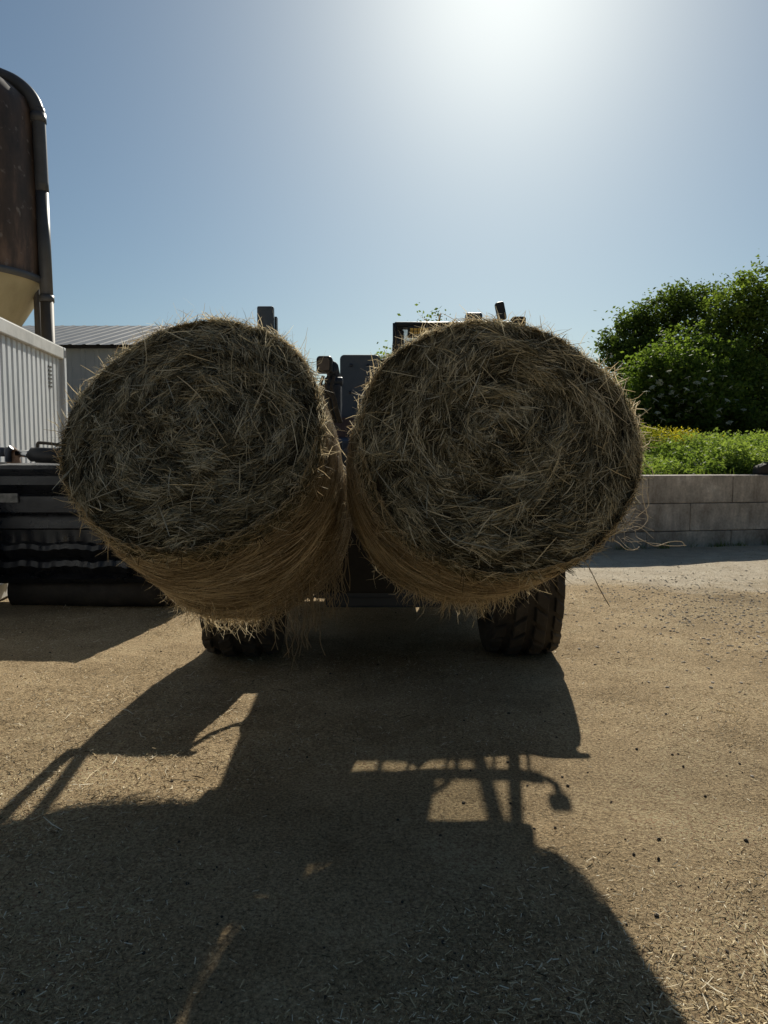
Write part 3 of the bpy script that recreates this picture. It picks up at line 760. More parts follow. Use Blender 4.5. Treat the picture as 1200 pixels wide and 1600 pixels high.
# cross rail under the plate; carriage of uprights, lower rail and four spikes carrying the bales
cz = at(560, 652, 5.40).z; cz2 = at(560, 690, 5.40).z
m = TB(); m.span(-.42, .06, 5.36, 5.48, cz2, cz); m.build('cross_rail', M['maroon'], bevel=.008)
m = TB(); m.span(-.95, .9, 4.54, 4.60, 1.20, 1.30)
for x in (-.93, -.30, .02, .86): m.span(x - .035, x + .035, 4.535, 4.605, 1.302, 1.60)
m.build('carriage_frame', M['dark_paint'], bevel=.008)
m = TB(); m.span(-.27, -.01, 4.542, 4.56, 1.31, 1.55); m.build('carriage_plate', M['grey_paint'], bevel=.004)
for x, z in ((-.90, 1.28), (-.62, 1.28), (.36, 1.28), (.70, 1.28)):
    m = TB(); m.tube([(x, 4.55, z - .03), (x, 3.75, z + .25)], [.022, .008], 8); m.build('bale_spike', M['dusty_steel'])

# wheels
def tyre_mesh(mb, c, rad=.625, w=.50):
    h = w / 2
    prof = [(rad * .56, -h * .72), (rad * .62, -h * .9), (rad * .76, -h * .99), (rad * .88, -h * .95), (rad * .91, -h * .80), (rad * .93, -h * .45), (rad * .935, 0)]
    prof = prof + [(r_, -x) for (r_, x) in prof[-2::-1]]
    mb.lathe(prof, 'x', c, 56)
    nb = 25
    cols = ((-.80, .30, .0), (-.29, .38, .5), (.29, .38, 0), (.80, .30, .5))
    for k in range(nb):
        for (cx, wid, ph) in cols:
            an = 2 * math.pi * (k + ph) / nb + random.uniform(-.012, .012)
            drop = .035 * abs(cx) ** 3
            da = 2 * math.pi / nb * .40
            vs = []
            for (ro, f) in ((rad * .915 - drop, 1.04), (rad * 1.0 - drop - .004, .86)):
                for (sx, sa) in ((-1, -1), (1, -1), (1, 1), (-1, 1)):
                    xx = (cx + sx * wid * .5 * f) * h
                    aa = an + sa * da * f + (.06 * sx * (1 if cx > 0 else -1))
                    r2 = ro - (.03 * max(0, abs(xx) / h - .75) / .25)
                    vs.append((c[0] + xx, c[1] + r2 * math.cos(aa), c[2] + r2 * math.sin(aa)))
            mb.add(vs, [(0, 1, 2, 3), (7, 6, 5, 4), (0, 4, 5, 1), (1, 5, 6, 2), (2, 6, 7, 3), (3, 7, 4, 0)])
for (x, y, out_) in ((-1.06, 5.44, -1), (1.035, 5.48, 1), (-1.0, 8.35, -1), (1.0, 8.35, 1)):
    m = TB(); c = (x, y, .588)
    m.lathe([(.345, -.20 * out_), (.33, -.17 * out_), (.30, -.02 * out_), (.30, .06 * out_), (.18, .10 * out_), (.16, .16 * out_), (.02, .17 * out_)], 'x', c, 32)
    m.lathe([(.345, .20 * out_), (.33, .17 * out_), (.31, .0)], 'x', c, 32)
    w_ = m.build('wheel', M['grey_paint'])
    m = TB(); tyre_mesh(m, c); m.v = [(p[0] + (.10 * (p[0] - c[0]) if p[2] < .2 else 0), p[1], max(p[2], .004 + .03 * max(p[2], -.05))) for p in m.v]; m.build('tyre', M['rubber'], w_, bevel=.012)
# mudguards over the front wheels
for sx in (-1, 1):
    m = TB(); pts = []
    arc = [(5.50 + .70 * math.cos(R(a)), .575 + .68 * math.sin(R(a))) for a in range(20, 141, 10)]
    inn = [(5.50 + .67 * math.cos(R(a)), .575 + .65 * math.sin(R(a))) for a in range(140, 19, -10)]
    x0, x1 = sorted((sx * .72, sx * 1.29)); m.prism(arc + inn, x0, x1, 'x')
    m.build('mudguard', M['black_plastic'], bevel=.006)

# cab on the image's right: posts, sills, roof, glass
CX0, CX1, CY0, CY1 = .10, 1.10, 5.95, 7.25
m = TB()
m.span(CX0, CX1, CY0, CY1, .95, 1.05)
m.span(CX0, CX1, CY0, CY0 + .06, 1.052, 1.64); m.span(CX0, CX1, CY1 - .06, CY1, 1.052, 1.60)
m.span(CX0, CX0 + .05, CY0 + .062, CY1 - .062, 1.052, 1.60); m.span(CX1 - .05, CX1, CY0 + .062, CY1 - .062, 1.052, 1.45)
for x in (CX0 + .035, CX1 - .035):
    for y, z0 in ((CY0 + .035, 1.642), (CY1 - .035, 1.602)):
        m.span(x - .03, x + .03, y - .03, y + .03, z0, 2.55)
cabf = m.build('cab_frame', M['dark_paint'], bevel=.01)
m = TB(); m.span(CX0 + .067, CX1 - .067, CY0 + .02, CY0 + .026, 1.645, 2.55); m.build('windscreen', M['glass'], cabf)
m = TB(); m.span(CX0 + .067, CX1 - .067, CY1 - .04, CY1 - .034, 1.605, 2.55); m.build('rear_window', M['glass'], cabf)
m = TB()
m.span(CX0 - .02, CX1 + .02, CY0 - .10, CY0 + .05, 2.555, 2.60); m.span(CX0 - .02, CX1 + .02, CY1 - .10, CY1 + .06, 2.555, 2.60)
m.span(CX0 - .02, CX0 + .06, CY0 + .052, CY1 - .102, 2.555, 2.60); m.span(CX1 - .06, CX1 + .02, CY0 + .052, CY1 - .102, 2.555, 2.60)
rf = m.build('cab_roof', M['black_plastic'], bevel=.02, seg=3)
m = TB(); m.span(CX0 + .062, CX1 - .062, CY0 + .054, CY1 - .104, 2.575, 2.581); m.build('roof_window', M['glass'], rf, org=T0)
# guard rail across the screen
m = TB()
gz = 1.83
m.tube([(.02, CY0 - .06, gz), (CX1 + .08, CY0 - .06, gz)], .04, 10)
for x in (.06, .22, .53, .72, .95, 1.12): m.tube([(x, CY0 - .06, 1.60), (x, CY0 - .06, gz)], .011, 6)
m.build('guard_rail', M['black_plastic'])
# steering wheel, seat, white blind rolled under the roof
m = TB(); c = Vector((.655, 6.35, 2.06)); ti = R(35); ring = []
for k in range(25):
    an = 2 * math.pi * k / 24; ring.append(c + Vector((.19 * math.cos(an), .19 * math.sin(an) * math.sin(ti) * -1, .19 * math.sin(an) * math.cos(ti))))
m.tube(ring, .018, 8, False)
for an in (90, 215, 325): m.tube([c, c + Vector((.19 * math.cos(R(an)), -.19 * math.sin(R(an)) * math.sin(ti), .19 * math.sin(R(an)) * math.cos(ti)))], .014, 6)
m.tube([c, (.655, 6.10, 1.2)], .03, 8); m.build('steering_wheel', M['black_plastic'], cabf)
m = TB(); m.span(.36, .86, 6.55, 7.0, 1.2, 1.36); m.box((.61, 7.0, 1.58), (.46, .12, .5), (R(-8), 0, 0)); m.v = [(p[0], p[1], p[2] - .35) for p in m.v]; m.build('seat', M['seat'], cabf, bevel=.05, seg=3)
m = TB(); a_ = at(622, 540, 6.12); m.tube([(a_.x + .06, 6.12, 2.40), (.95, 6.12, 2.40)], .09, 18); m.span(.24, .72, 6.10, 6.115, 2.02, 2.36); m.build('sun_blind', M['white_blind'], cabf)
# work lamp under the roof lip, amber cells
a_, b_ = at(637, 511, 5.84), at(672, 527, 5.84)
m = TB(); m.span(a_.x, b_.x, 5.80, 5.88, b_.z, a_.z); wlp = m.build('work_lamp', M['black_plastic'], bevel=.008)
m = TB(); w5 = (b_.x - a_.x - .03) / 5; h2 = (a_.z - b_.z - .03) / 2
for i in range(5):
    for j in range(2):
        m.span(a_.x + .015 + w5 * i + .003, a_.x + .015 + w5 * (i + 1) - .003, 5.786, 5.799, b_.z + .015 + h2 * j + .003, b_.z + .015 + h2 * (j + 1) - .003)
m.build('lens', M['amber'], wlp, org=T0)
m = TB(); m.tube([at(620, 506, 5.86), at(700, 506, 5.86)], .016, 8); m.tube([at(617, 555, 5.86), at(617, 505, 5.86)], .018, 8); m.build('lamp_bar', M['black_plastic'])
# lamps and mirror paddle along the roof
def rounded_lamp(name, u0, u1, v0, v1, Y, th=.09, rot=0, rad=.02, mat='black_plastic'):
    a_, b_ = at(u0, v0, Y), at(u1, v1, Y); cx, cz_ = (a_.x + b_.x) / 2, (a_.z + b_.z) / 2
    w2, h_ = (b_.x - a_.x) / 2, (a_.z - b_.z) / 2; pts = []
    for ox, oz, a0 in ((w2 - rad, h_ - rad, 0), (-w2 + rad, h_ - rad, 90), (-w2 + rad, -h_ + rad, 180), (w2 - rad, -h_ + rad, 270)):
        for k in range(5):
            an = R(a0 + 22.5 * k); x, z = ox + rad * math.cos(an), oz + rad * math.sin(an)
            pts.append((cx + x * math.cos(rot) - z * math.sin(rot), cz_ + x * math.sin(rot) + z * math.cos(rot)))
    m = TB(); m.prism(pts, Y, Y + th); return m.build(name, M[mat], bevel=.01)
rounded_lamp('roof_lamp', 728, 754, 488, 501, 5.9, mat='grey_paint')
rounded_lamp('roof_lamp', 800, 822, 494, 510, 5.9, mat='rubber')
rounded_lamp('mirror', 776, 790, 471, 500, 5.95, th=.05, rot=R(12))
# left mirror: housing high on two leaning arms
a_, b_ = at(403, 480, 5.55), at(429, 512, 5.55)
m = TB(); m.span(a_.x, b_.x, 5.50, 5.56, b_.z - .10, a_.z); m.build('mirror', M['grey_paint'], bevel=.012)
m = TB(); c_ = at(430, 500, 5.57); m.span(b_.x + .002, c_.x + .016, 5.54, 5.60, c_.z - .2, c_.z + .02)
m.tube([(-1.30, 5.35, 1.26), (-1.25, 5.36, 1.55), (-1.0, 5.48, 2.3), (c_.x, 5.57, c_.z - .15)], .036, 8)
m.tube([(-1.24, 5.70, 1.26), (-1.18, 5.68, 1.50), (-.93, 5.6, 2.1), (c_.x - .01, 5.585, c_.z - .19)], .034, 8)
m.build('mirror_arm', M['dark_paint'])
# right mirror beside the cab
m = TB(); m.tube([(CX1 + .01, CY0 - .03, 1.84), (CX1 + .10, CY0 - .05, 1.84), (CX1 + .14, CY0 - .05, 1.88), (CX1 + .15, CY0 - .05, 1.96)], .02, 8); m.build('mirror_arm', M['dark_paint'])
m = TB(); m.span(CX1 + .09, CX1 + .19, CY0 - .12, CY0 - .05, 1.93, 2.01); m.build('mirror', M['black_plastic'], bevel=.02)
# hose loop by the left wheel
m = TB(); m.tube(strand([(-.50, 4.9, .52), (-.60, 4.84, .62), (-.70, 4.84, .66), (-.78, 4.86, .80), (-.80, 4.95, 1.0)], 0), .02, 8); m.tube(strand([(-.56, 4.88, .80), (-.64, 4.84, .66), (-.66, 4.86, .5)], 0), .014, 8); m.build('hydraulic_hose', M['rubber'])

# ------------------------------------------------------------------ black ribbed implement on the left
IY = 7.15
im = empty('ribbed_bucket', (-3.0, IY, 0))
tag(im, 'black ribbed steel bucket with a hydraulic ram on top, by the white container', 'bucket')
I0 = Vector(im.location)
class IB(MB):
    def build(s, name, mat, parent=im, bevel=0, seg=2):
        s.v = [tuple(Vector(p) - I0) for p in s.v]
        return MB.build(s, name, mat, parent, bevel, seg)
ix0, ix1 = -3.98, -1.92
def zv(v): return at(100, v, IY).z
prof = [(7.62, zv(724)), (7.16, zv(727)), (7.13, zv(733)), (7.15, zv(742)), (7.08, zv(744)), (7.06, zv(757)), (7.12, zv(771)), (7.04, zv(775)), (7.03, zv(799)),
        (7.10, zv(802)), (7.07, zv(812)), (7.05, zv(824)), (7.10, zv(827)), (7.09, zv(848)), (7.02, zv(851)), (7.0, zv(858)), (7.07, zv(872)), (7.0, zv(876)), (6.98, zv(884)),
        (7.05, zv(897)), (7.0, zv(900)), (7.02, zv(908)), (7.62, zv(910))]
m = IB()
nxs = 130
xs = [ix0 + (ix1 - ix0) * i / nxs for i in range(nxs + 1)]
vs = []
for x in xs:
    for (y, z) in prof:
        wob = .014 * abs(math.sin(x * 10.5 + 1.5 * math.sin(x * 3))) + .004 * math.sin(x * 47) if z < zv(846) and z > zv(899) else .002 * math.sin(x * 9)
        zo = .022 * abs(math.sin(x * 10.5 + 1.5 * math.sin(x * 3))) + .004 * math.sin(x * 57) if z < zv(846) and z > zv(899) else 0
        vs.append((x, y + wob, z + zo))
k = len(prof)
fs = [(i * k + j, i * k + j + 1, (i + 1) * k + j + 1, (i + 1) * k + j) for i in range(nxs) for j in range(k - 1)]
fs += [tuple(range(k)), tuple(nxs * k + j for j in range(k))]
fs += [(i * k, (i + 1) * k, (i + 1) * k + k - 1, i * k + k - 1) for i in range(nxs)]
m.add(vs, fs, False); m.build('ribbed_back', M['black_steel'])
m = IB(); m.tube([(-3.78, 7.22, .15), (ix1, 7.22, .15)], .175, 24); m.build('roller', M['rubber'])
for x in (ix0, ix1 + .004):
    m = IB(); m.prism([(6.96, .34), (7.64, .20), (7.66, 1.45), (7.2, 1.46), (7.02, 1.0)], x - .02, x - .002, 'x'); m.build('end_plate', M['black_steel'], bevel=.004)
m = IB(); p = at(10, 719, IY); q = at(28, 793, IY); m.span(at(0, 771, 7.02).x, at(28, 771, 7.02).x, 7.005, 7.026, at(0, 785, 7.02).z, at(0, 771, 7.02).z); m.build('sticker', M['sticker'])
# hydraulic ram
ry = 7.22
m = IB(); m.tube([at(26, 708, ry), at(58, 711, ry)], .036, 14); m.build('ram_rod', M['chrome'])
m = IB(); m.tube([at(46, 715, ry), at(54, 710, ry), at(58, 711, ry), at(120, 713, ry)], [.05, .075, .08, .08], 18); m.build('ram_barrel', M['black_plastic'])
m = IB(); m.tube(strand([at(59, 703, ry), at(59, 693, ry), at(66, 692, ry), at(85, 694, ry), at(110, 698, ry)], 0), .016, 8); m.build('ram_hose', M['rubber'])
m = IB(); m.tube([at(13, 722, ry - .05), at(13, 704, ry - .05), at(18, 699, ry - .05)], .03, 8); m.tube([at(-10, 706, ry), at(10, 706, ry)], .05, 10); m.build('ram_bracket', M['dark_paint'])
m = IB(); a_ = at(20, 706, ry); m.prism([(a_.x - .06, zv(724)), (a_.x + .08, zv(724)), (a_.x + .05, a_.z + .02), (a_.x + .0, a_.z + .06), (a_.x - .05, a_.z)], ry - .02, ry + .02); m.build('ram_lug', M['rust'], bevel=.006)

# ------------------------------------------------------------------ white site container
c1 = at(103, 545, 9.8)
H_ = c1.z
ct = empty('site_container', (c1.x, c1.y, 0), (0, 0, math.atan2(.132, 1)))
tag(ct, 'white corrugated steel site container in front of the feed silo', 'container')
LEN, WID = 6.0, 2.44
# local: y from 0 (far corner) to -LEN, x from 0 to -WID
m = MB(); pitch = .152; y = -.10; pts = []
while y > -LEN + .12:
    for (dy, dx) in ((0, -.045), (.022, -.075), (.045, -.075), (.067, -.045)): pts.append((y - dy, dx))
    y -= pitch
pts.append((-LEN + .1, -.045))
z0, z1 = .18, H_ - .16
vs = [(x, yy, z) for z in (z0, z1) for (yy, x) in pts]; n_ = len(pts)
m.add(vs, [(i, i + 1, n_ + i + 1, n_ + i) for i in range(n_ - 1)])
m.build('side_panel', M['fabric_white'], ct)
m = MB(); m.span(-WID + .05, -.08, -LEN + .05, -.05, .15, H_ - .05); m.build('body', M['fabric_white'], ct)
m = MB(); m.span(-.10, 0, -LEN + .121, -.101, H_ - .158, H_); m.span(-WID, -.102, -LEN, -LEN + .1, H_ - .158, H_); m.span(-WID, -.102, -.1, 0, H_ - .158, H_); m.span(-.10, 0, -LEN + .121, -.101, 0.02, .18); m.build('rail', M['rail_white'], ct, bevel=.012)
for (yy0, yy1) in ((-.10, 0), (-LEN, -LEN + .12)):
    m = MB(); m.span(-.10, .002, yy0, yy1, .0, H_ + .006); pst = m.build('corner_post', M['fabric_white'], ct, bevel=.01)
    m = MB(); m.span(.003, .006, (yy0 + yy1) / 2 - .022, (yy0 + yy1) / 2 + .022, H_ - .13, H_ - .03); m.build('slot', M['slot'], pst)
m = MB()
for k in range(6): m.span(-.044, -.036, -.62, -.50, H_ - .32 - k * .05, H_ - .30 - k * .05)
m.build('vent', M['slot'], ct)
m = MB(); m.span(-WID + .02, -.02, -LEN + .02, -.02, H_ - .02, H_ + .012); m.build('roof', M['rail_white'], ct)

# ------------------------------------------------------------------ feed silo
SY = 12.0
ring_p = at(62, 437, SY); SR = 1.25
scx = ring_p.x - SR
sl = empty('feed_silo', (scx, SY, 0))
tag(sl, 'tall stained brown feed silo with a cream cone and grey filling pipe', 'silo')
zr = ring_p.z; ztop = at(0, 100, SY).z + .25
def sz(v): return at(50, v, SY).z
shr = at(50, 200, SY).x - scx
m = MB()
zz = [(SR * .985, zr + .02), (SR * .99, zr + .5), (shr * 1.02, sz(300)), (shr * 1.0, sz(200)), (shr * .985, sz(172)), (shr * .94, sz(155)), (shr * .82, sz(140)), (shr * .62, sz(122)), (shr * .3, sz(104)), (.02, sz(100))]
m.lathe(zz, 'z', (0, 0, 0), 64); m.build('shell', M['silo_shell'], sl)
m = MB(); m.lathe([(SR * .99, zr + .05), (SR * 1.035, zr + .04), (SR * 1.035, zr - .03), (SR * .99, zr - .06)], 'z', (0, 0, 0), 64); m.build('ring', M['pipe_grey'], sl)
m = MB(); m.lathe([(SR * .985, zr - .02), (SR * .95, zr - .10), (SR * .32, zr - 1.38), (.2, zr - 1.65), (.2, zr - 1.9)], 'z', (0, 0, 0), 64); m.build('cone', M['silo_cone'], sl)
for an in (45, 135, 225, 315):
    m = MB(); x, y = 1.22 * math.cos(R(an)), 1.22 * math.sin(R(an)); m.tube([(x, y, 0), (x * .98, y * .98, zr - .04)], .06, 10); m.build('leg', M['pipe_grey'], sl)
def rel(p): return p - Vector((scx, SY, 0))
py = SY + .05
m = MB(); top = [at(-30, 106, py), at(0, 117, py), at(22, 127, py), at(40, 141, py), at(52, 157, py), at(58, 172, py)]
m.tube([rel(p) for p in strand(top + [at(60, 182, py), at(66, 300, py)], 0)], .105, 18)
m.tube([rel(at(59, 178, py)), rel(at(60, 192, py))], .125, 18); m.tube([rel(at(65.5, 300, py)), rel(at(73, 466, py))], .102, 18); m.tube([rel(at(72.8, 462, py)), rel(at(73.2, 472, py))], .118, 18)
m.build('filling_pipe', M['pipe_grey'], sl)
m = MB(); pb = rel(at(73.3, 470, py)); m.tube([pb, (pb.x, pb.y, .2)], .104, 18); m.build('lower_pipe', M['pipe_brown'], sl)
m = MB(); pb = rel(at(58, 455, py + .1)); m.tube([(pb.x - .02, pb.y, zr + 3.0), (pb.x, pb.y, .1)], .05, 10); m.build('vent_pipe', M['pipe_brown'], sl)

# ------------------------------------------------------------------ grey barn far left
BY = 26.0
e0, e1 = at(60, 541, BY), at(330, 535, BY)
bn = empty('barn', (e0.x, BY, 0))
tag(bn, 'grey sheet metal barn with a ribbed roof behind the container', 'barn')
ez = e0.z; bl = e1.x - e0.x; xl = -6
m = MB(); pts = []; x = xl
while x < bl:
    pts += [(x, 0), (x + .04, -.035), (x + .16, -.035), (x + .20, 0)]; x += .5
n_ = len(pts); m.add([(p[0], p[1], z) for z in (0, ez - .05) for p in pts], [(i, i + 1, n_ + i + 1, n_ + i) for i in range(n_ - 1)])
m.span(xl, bl, .02, 13.8, 0, ez - .06); m.build('wall', M['barn_wall'], bn)
rz_ = 2.0; rd = 7.0
m = MB(); pts = []; x = xl - .3
while x < bl + .3:
    pts += [(x, 0), (x + .05, .022), (x + .13, .022), (x + .18, 0)]; x += .5
n_ = len(pts)
m.add([(p[0], yy, zz + p[1]) for (yy, zz) in ((-.35, ez), (rd, ez + rz_), (14.3, ez)) for p in pts], [(j * n_ + i, j * n_ + i + 1, (j + 1) * n_ + i + 1, (j + 1) * n_ + i) for j in range(2) for i in range(n_ - 1)])
m.build('roof', M['barn_roof'], bn)
m = MB(); m.span(xl, bl, -.30, -.20, ez - .11, ez - .03); m.build('gutter', M['slot'], bn)
m = MB(); m.prism([(0.03, ez - .055), (13.8, ez - .055), (rd, ez + rz_ - .06)], bl - .1, bl - .05, 'x'); m.build('gable', M['barn_wall'], bn)

# ------------------------------------------------------------------ concrete block wall on the right
wp0 = Vector((2.55, 11.30, 0)); wyaw = math.atan2(.43, 2.25)
cw = empty('block_wall', tuple(wp0), (0, 0, wyaw))
tag(cw, 'low wall of big stained concrete blocks below the green weeds', 'wall')
WH = 1.205; ch = .465; bl_ = 1.56
wj = (Vector(at(1143, 760, 12.0)) - wp0).x / math.cos(wyaw)     # where a top joint stands
for row in range(3):
    z1 = WH - row * ch; z0 = z1 - ch + .008
    off = wj - 20 * bl_ + (0 if row % 2 == 0 else -.5 * bl_)
    for k in range(40):
        xa, xb = off + k * bl_, off + (k + 1) * bl_ - .008
        if xb < .1 or xa > 14: continue
        xa = max(xa, 0)
        m = MB(); j_ = random.uniform(-.006, .006); m.span(xa, xb, j_, .6 + j_, z0, z1); m.build('block', M['concrete'], cw, bevel=.015)
# lump of dark rubber standing on the wall
lp_ = at(1192, 742, 12.35)
lo = empty('rubber_chunk', (lp_.x, 12.32, WH))
tag(lo, 'dark rounded rubber chunk sitting on top of the concrete wall', 'rubber chunk')
m = MB(); m.prism([(-.15, .001), (.4, .001), (.4, .20), (.02, .20), (-.06, .17), (-.13, .14)], -.12, .14); m.build('chunk', M['rubber'], lo, bevel=.04, seg=3)
m = MB(); m.span(.0, .38, -.14, .02, .202, .222); m.build('strap', M['dark_paint'], lo)

# raised earth behind the wall
def bank_z(x, y): return 1.0 + .035 * (y - 12.5) + .06 * np.sin(x * 1.3) * np.sin(y * .9)
bx_, by_ = np.linspace(2.4, 40, 60), np.linspace(12.9, 60, 60)
X2, Y2 = np.meshgrid(bx_, by_); Z2 = bank_z(X2, Y2)
Y2 = Y2 + (X2 - 2.55) * .19; Y2[0] = 11.93 + (X2[0] - 2.55) * .19
ii, jj = np.meshgrid(np.arange(59), np.arange(59)); b0 = (jj * 60 + ii).ravel()
bk = raw_mesh('earth_bank', np.stack([X2, Y2, Z2], -1).reshape(-1, 3), np.stack([b0, b0 + 1, b0 + 61, b0 + 60], 1), M['bank'])
tag(bk, 'overgrown raised earth behind the concrete wall', 'bank', kind='structure')

# ------------------------------------------------------------------ vegetation
def leaves(n, pos, size, upbias=.6, r=rng, aspect=.55, droop=0.0):
    """pointed leaf faces at pos"""
    D = unit(np.stack([r.normal(0, 1, n), r.normal(0, 1, n), r.normal(droop, .6, n)], 1))
    N = unit(np.stack([r.normal(0, .8, n), r.normal(0, .8, n), np.abs(r.normal(upbias, .6, n))], 1))
    S = unit(np.cross(D, N)); N = np.cross(S, D)
    L = size * r.uniform(.6, 1.3, n)[:, None]
    a = pos - D * L * .5; b = pos + S * L * aspect * .5 - N * L * .06; c = pos + D * L * .5 - N * L * .12; d = pos - S * L * aspect * .5 - N * L * .06
    vs = np.stack([a, b, c, d], 1).reshape(-1, 3)
    return vs, np.arange(4 * n).reshape(-1, 4)

def crown_points(blobs, n, r, flat=.85):
    """points massed in twig-sized clumps near the outside of the lobes"""
    wts = np.array([b[3] ** 2 for b in blobs]); wts = wts / wts.sum()
    nc = n // 26
    bi = r.choice(len(blobs), nc, p=wts)
    B = np.array(blobs)
    dirs = unit(r.normal(0, 1, (nc, 3)))
    rad = B[bi, 3] * (r.uniform(.45, 1.0, nc) ** .5) * (1 + .12 * r.normal(0, 1, nc))
    c = B[bi, :3] + dirs * rad[:, None] * np.array([1, 1, flat])
    cs = r.uniform(.12, .40, nc)
    sp = r.random(nc) < .16
    c = np.where(sp[:, None], B[bi, :3] + dirs * (B[bi, 3] * r.uniform(1.0, 1.28, nc))[:, None] * np.array([1, 1, flat + .1]), c); cs = np.where(sp, r.uniform(.06, .16, nc), cs)
    i = np.repeat(np.arange(nc), 26)
    p = c[i] + r.normal(0, 1, (len(i), 3)) * cs[i][:, None] * np.array([1, 1, .75])
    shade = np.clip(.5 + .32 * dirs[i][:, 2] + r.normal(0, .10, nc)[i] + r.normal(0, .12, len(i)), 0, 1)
    return p, shade

def make_tree(name, label, base, blobs, n, size, mat, seed, trunk_h, trunk_r=.16, group=None, cat='tree', limbs=True):
    r = np.random.default_rng(seed)
    root = empty(name, base); tag(root, label, cat, group)
    bl2 = [tuple(np.array(b[:3]) - np.array(base)) + (b[3],) for b in blobs]
    p, sh = crown_points(bl2, n, r)
    vs, q = leaves(len(p), p, size, r=r)
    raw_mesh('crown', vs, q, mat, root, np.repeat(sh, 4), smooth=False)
    m = MB(); rr_ = random.Random(seed)
    top = Vector((0, 0, trunk_h))
    m.tube([(0, 0, -.1), (.05, .03, trunk_h * .5), top], [trunk_r, trunk_r * .8, trunk_r * .6], 9)
    for b in bl2:
        c = Vector(b[:3]); mid = top.lerp(c, .5) + Vector((rr_.gauss(0, .15), rr_.gauss(0, .15), -.1))
        m.tube([top - Vector((0, 0, trunk_h * rr_.uniform(.02, .3))), mid, c], [trunk_r * .5, trunk_r * .33, trunk_r * .1], 6)
        for _ in range(5):
            e = c + Vector((rr_.gauss(0, 1), rr_.gauss(0, 1), rr_.gauss(.3, .8))).normalized() * b[3] * .7
            m.tube([mid.lerp(c, .7), c.lerp(e, .5), e], [.03, .018, .006], 5)
    m.build('trunk', M['bark'], root)
    return root

def blob(u, v, Y, rpx):
    p = at(u, v, Y); return (p.x, p.y, p.z, rpx / FPX * Y)
GT = 'trees behind the concrete wall'
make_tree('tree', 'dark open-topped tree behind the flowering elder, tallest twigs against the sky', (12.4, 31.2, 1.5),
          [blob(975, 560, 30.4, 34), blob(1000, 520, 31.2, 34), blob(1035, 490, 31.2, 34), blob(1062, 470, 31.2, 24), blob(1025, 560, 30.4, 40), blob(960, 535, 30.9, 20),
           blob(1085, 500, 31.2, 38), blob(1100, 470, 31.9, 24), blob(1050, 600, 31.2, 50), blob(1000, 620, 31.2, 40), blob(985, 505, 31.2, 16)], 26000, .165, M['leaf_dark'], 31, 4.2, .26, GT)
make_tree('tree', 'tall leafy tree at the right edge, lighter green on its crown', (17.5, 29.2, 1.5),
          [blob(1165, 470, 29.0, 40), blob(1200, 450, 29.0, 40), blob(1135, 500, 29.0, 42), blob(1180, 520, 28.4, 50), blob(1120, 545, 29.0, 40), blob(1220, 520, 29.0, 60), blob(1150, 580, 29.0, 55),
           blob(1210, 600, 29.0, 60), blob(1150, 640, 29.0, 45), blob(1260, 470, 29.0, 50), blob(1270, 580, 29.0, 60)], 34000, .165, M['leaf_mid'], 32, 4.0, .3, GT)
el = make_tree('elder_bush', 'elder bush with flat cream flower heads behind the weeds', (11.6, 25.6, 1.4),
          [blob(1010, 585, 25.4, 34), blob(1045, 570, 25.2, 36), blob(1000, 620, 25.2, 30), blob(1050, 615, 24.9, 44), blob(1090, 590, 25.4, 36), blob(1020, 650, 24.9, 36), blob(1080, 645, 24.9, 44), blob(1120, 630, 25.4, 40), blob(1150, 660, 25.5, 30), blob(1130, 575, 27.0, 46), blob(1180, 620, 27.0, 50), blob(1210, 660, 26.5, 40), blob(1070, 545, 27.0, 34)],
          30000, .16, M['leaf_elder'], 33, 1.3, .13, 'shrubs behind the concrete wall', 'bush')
# flower heads, every one its own part
um = MB(); r3 = random.Random(3)
for k in range(60):
    a_ = r3.uniform(0, 6.28); q_ = math.sqrt(r3.random()) * .11; c = Vector((q_ * math.cos(a_), q_ * math.sin(a_), .02 - q_ * .15 + r3.gauss(0, .004)))
    s_ = .021; um.add([c + Vector((-s_, 0, 0)), c + Vector((0, -s_, .004)), c + Vector((s_, 0, 0)), c + Vector((0, s_, .004))], [(0, 1, 2, 3)])
um.tube([(0, 0, -.12), (0, 0, .0)], .006, 5)
fh = add_tint(um.build('flower_head', M['umbel'], el), .7)
eb = Vector(el.location)
fpx = [(1016, 588), (1030, 597), (1033, 618), (1048, 604), (1024, 625), (1050, 613), (1072, 608), (1084, 612), (1058, 618), (1068, 625), (1107, 617), (1136, 626), (1150, 625), (1090, 598), (1100, 592), (1062, 630), (1040, 634),
       (1045, 580), (1008, 640), (1096, 640), (1120, 650), (1020, 605), (1075, 590), (1060, 648), (1035, 655), (1112, 600), (1125, 640), (1142, 605), (1130, 588), (1076, 640), (1093, 626), (1027, 645), (1010, 612), (1140, 660), (1162, 640)]
for i, (u, v) in enumerate(fpx):
    o = fh if i == 0 else fh.copy()
    if i: COL.objects.link(o); o.parent = el
    p = at(u, v, 23.7 + r3.uniform(-.3, .4)) - eb
    o.location = p; o.rotation_euler = (R(r3.gauss(26, 12)), R(r3.gauss(0, 15)), r3.uniform(0, 6)); s_ = r3.uniform(.75, 1.2); o.scale = (s_, s_, s_)
# a slim tree far behind the cab, only its top showing
make_tree('tree', 'small tree showing only its top twigs above the cab', (1.6, 25, 0),
          [blob(655, 590, 25, 42), blob(610, 575, 25, 24), blob(684, 508, 25, 12), blob(680, 545, 25, 24), blob(668, 502, 25, 6), blob(688, 492, 25, 6), blob(640, 620, 25, 50)], 5000, .15, M['leaf_mid'], 34, 3.0, .12, None)

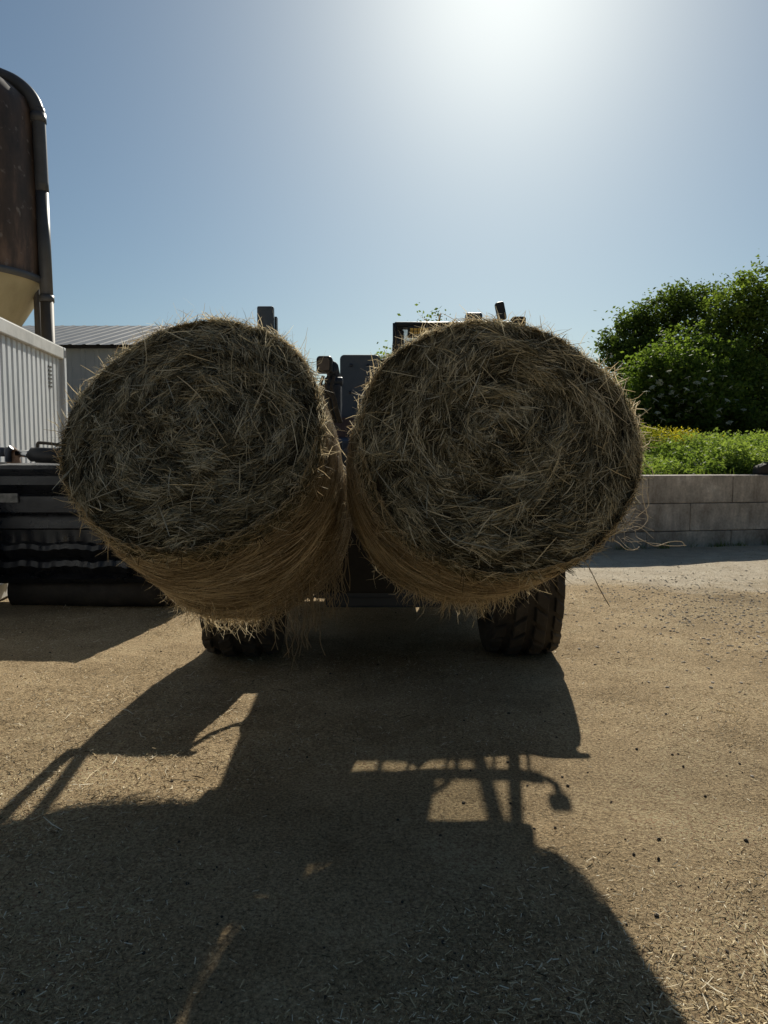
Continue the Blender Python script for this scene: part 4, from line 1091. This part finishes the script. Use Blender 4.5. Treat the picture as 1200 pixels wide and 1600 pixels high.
# nettles and yellow weeds: one mass each
def weeds(name, label, n, mat, yfun, hfun, u0, u1, seed, size, cat):
    r = np.random.default_rng(seed)
    u = r.uniform(u0, u1, n); Y = yfun(r, n)
    x = (u - 600) / FPX * Y
    base = bank_z(x, Y - (x - 2.55) * .19 + 0)
    h_ = hfun(r, x, Y, n)
    per = 22
    i = np.repeat(np.arange(n), per)
    t_ = r.random(len(i)) ** .7
    p = np.stack([x[i] + r.normal(0, .05, len(i)) + .1 * np.sin(i) * t_, Y[i] + r.normal(0, .05, len(i)), base[i] + h_[i] * t_], 1)
    vs, q = leaves(len(p), p, size, .5, r, .45, -.2)
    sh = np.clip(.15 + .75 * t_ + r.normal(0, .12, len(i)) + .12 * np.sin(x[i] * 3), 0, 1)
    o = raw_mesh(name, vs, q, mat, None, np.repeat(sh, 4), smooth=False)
    return tag(o, label, cat, kind='stuff')
hmod = lambda x, y: .12 * np.sin(x * 2.3) + .09 * np.sin(x * 5.1 + y) + .06 * np.sin(x * 11)
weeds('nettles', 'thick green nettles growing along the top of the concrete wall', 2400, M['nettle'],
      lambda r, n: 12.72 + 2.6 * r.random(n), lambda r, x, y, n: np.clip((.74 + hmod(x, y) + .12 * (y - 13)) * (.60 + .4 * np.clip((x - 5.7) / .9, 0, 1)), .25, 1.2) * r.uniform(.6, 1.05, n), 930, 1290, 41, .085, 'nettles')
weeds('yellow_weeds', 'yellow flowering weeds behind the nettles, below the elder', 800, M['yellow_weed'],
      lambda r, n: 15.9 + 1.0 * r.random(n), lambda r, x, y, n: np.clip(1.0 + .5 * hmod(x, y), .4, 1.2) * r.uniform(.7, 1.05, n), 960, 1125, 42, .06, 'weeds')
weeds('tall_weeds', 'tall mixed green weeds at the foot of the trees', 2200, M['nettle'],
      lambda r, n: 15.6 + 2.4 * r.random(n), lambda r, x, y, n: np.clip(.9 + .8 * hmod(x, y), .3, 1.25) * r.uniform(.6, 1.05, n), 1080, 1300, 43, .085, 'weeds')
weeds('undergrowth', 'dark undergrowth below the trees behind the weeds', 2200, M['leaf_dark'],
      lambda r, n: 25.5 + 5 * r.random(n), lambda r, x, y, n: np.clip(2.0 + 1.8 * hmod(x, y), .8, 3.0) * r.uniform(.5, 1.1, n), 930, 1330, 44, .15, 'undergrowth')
def tufts(name, label, pts_, seed, mat, cat):
    r = np.random.default_rng(seed); P, D, L, T = [], [], [], []
    for (x, y, z, n, h_) in pts_:
        for _ in range(n):
            d = Vector((r.normal(0, .35), r.normal(0, .35), 1)).normalized(); l = h_ * r.uniform(.5, 1.2)
            P.append(Vector((x + r.normal(0, .05), y + r.normal(0, .03), z)) + d * l * .5); D.append(d[:]); L.append(l); T.append(r.uniform(.2, 1))
    n = len(P)
    vs, q, k = strips(np.array([p[:] for p in P]), np.array(D), r.normal(0, 1, (n, 3)), np.array(L), r.uniform(.004, .009, n), r.normal(0, .12, n) * np.array(L))
    o = raw_mesh(name, vs, q, mat, None, np.repeat(np.array(T), k)); return tag(o, label, cat, kind='stuff')
rg = random.Random(8); wd = Vector((math.cos(wyaw), math.sin(wyaw), 0)); wn = Vector((math.sin(wyaw), -math.cos(wyaw), 0))
pp = []
for k in range(26):
    q_ = wp0 + wd * rg.uniform(.2, 5.2) + wn * rg.uniform(.03, .09); pp.append((q_.x, q_.y, 0, rg.randint(6, 22), rg.uniform(.05, .16)))
for k in range(40):
    q_ = wp0 + wd * rg.uniform(.8, 5.5) - wn * rg.uniform(.35, .75); pp.append((q_.x, q_.y, 1.1, rg.randint(4, 12), rg.uniform(.12, .24)))
tufts('wall_grass', 'thin grass tufts at the foot and back of the concrete wall', pp, 51, M['leaf_mid'], 'grass')
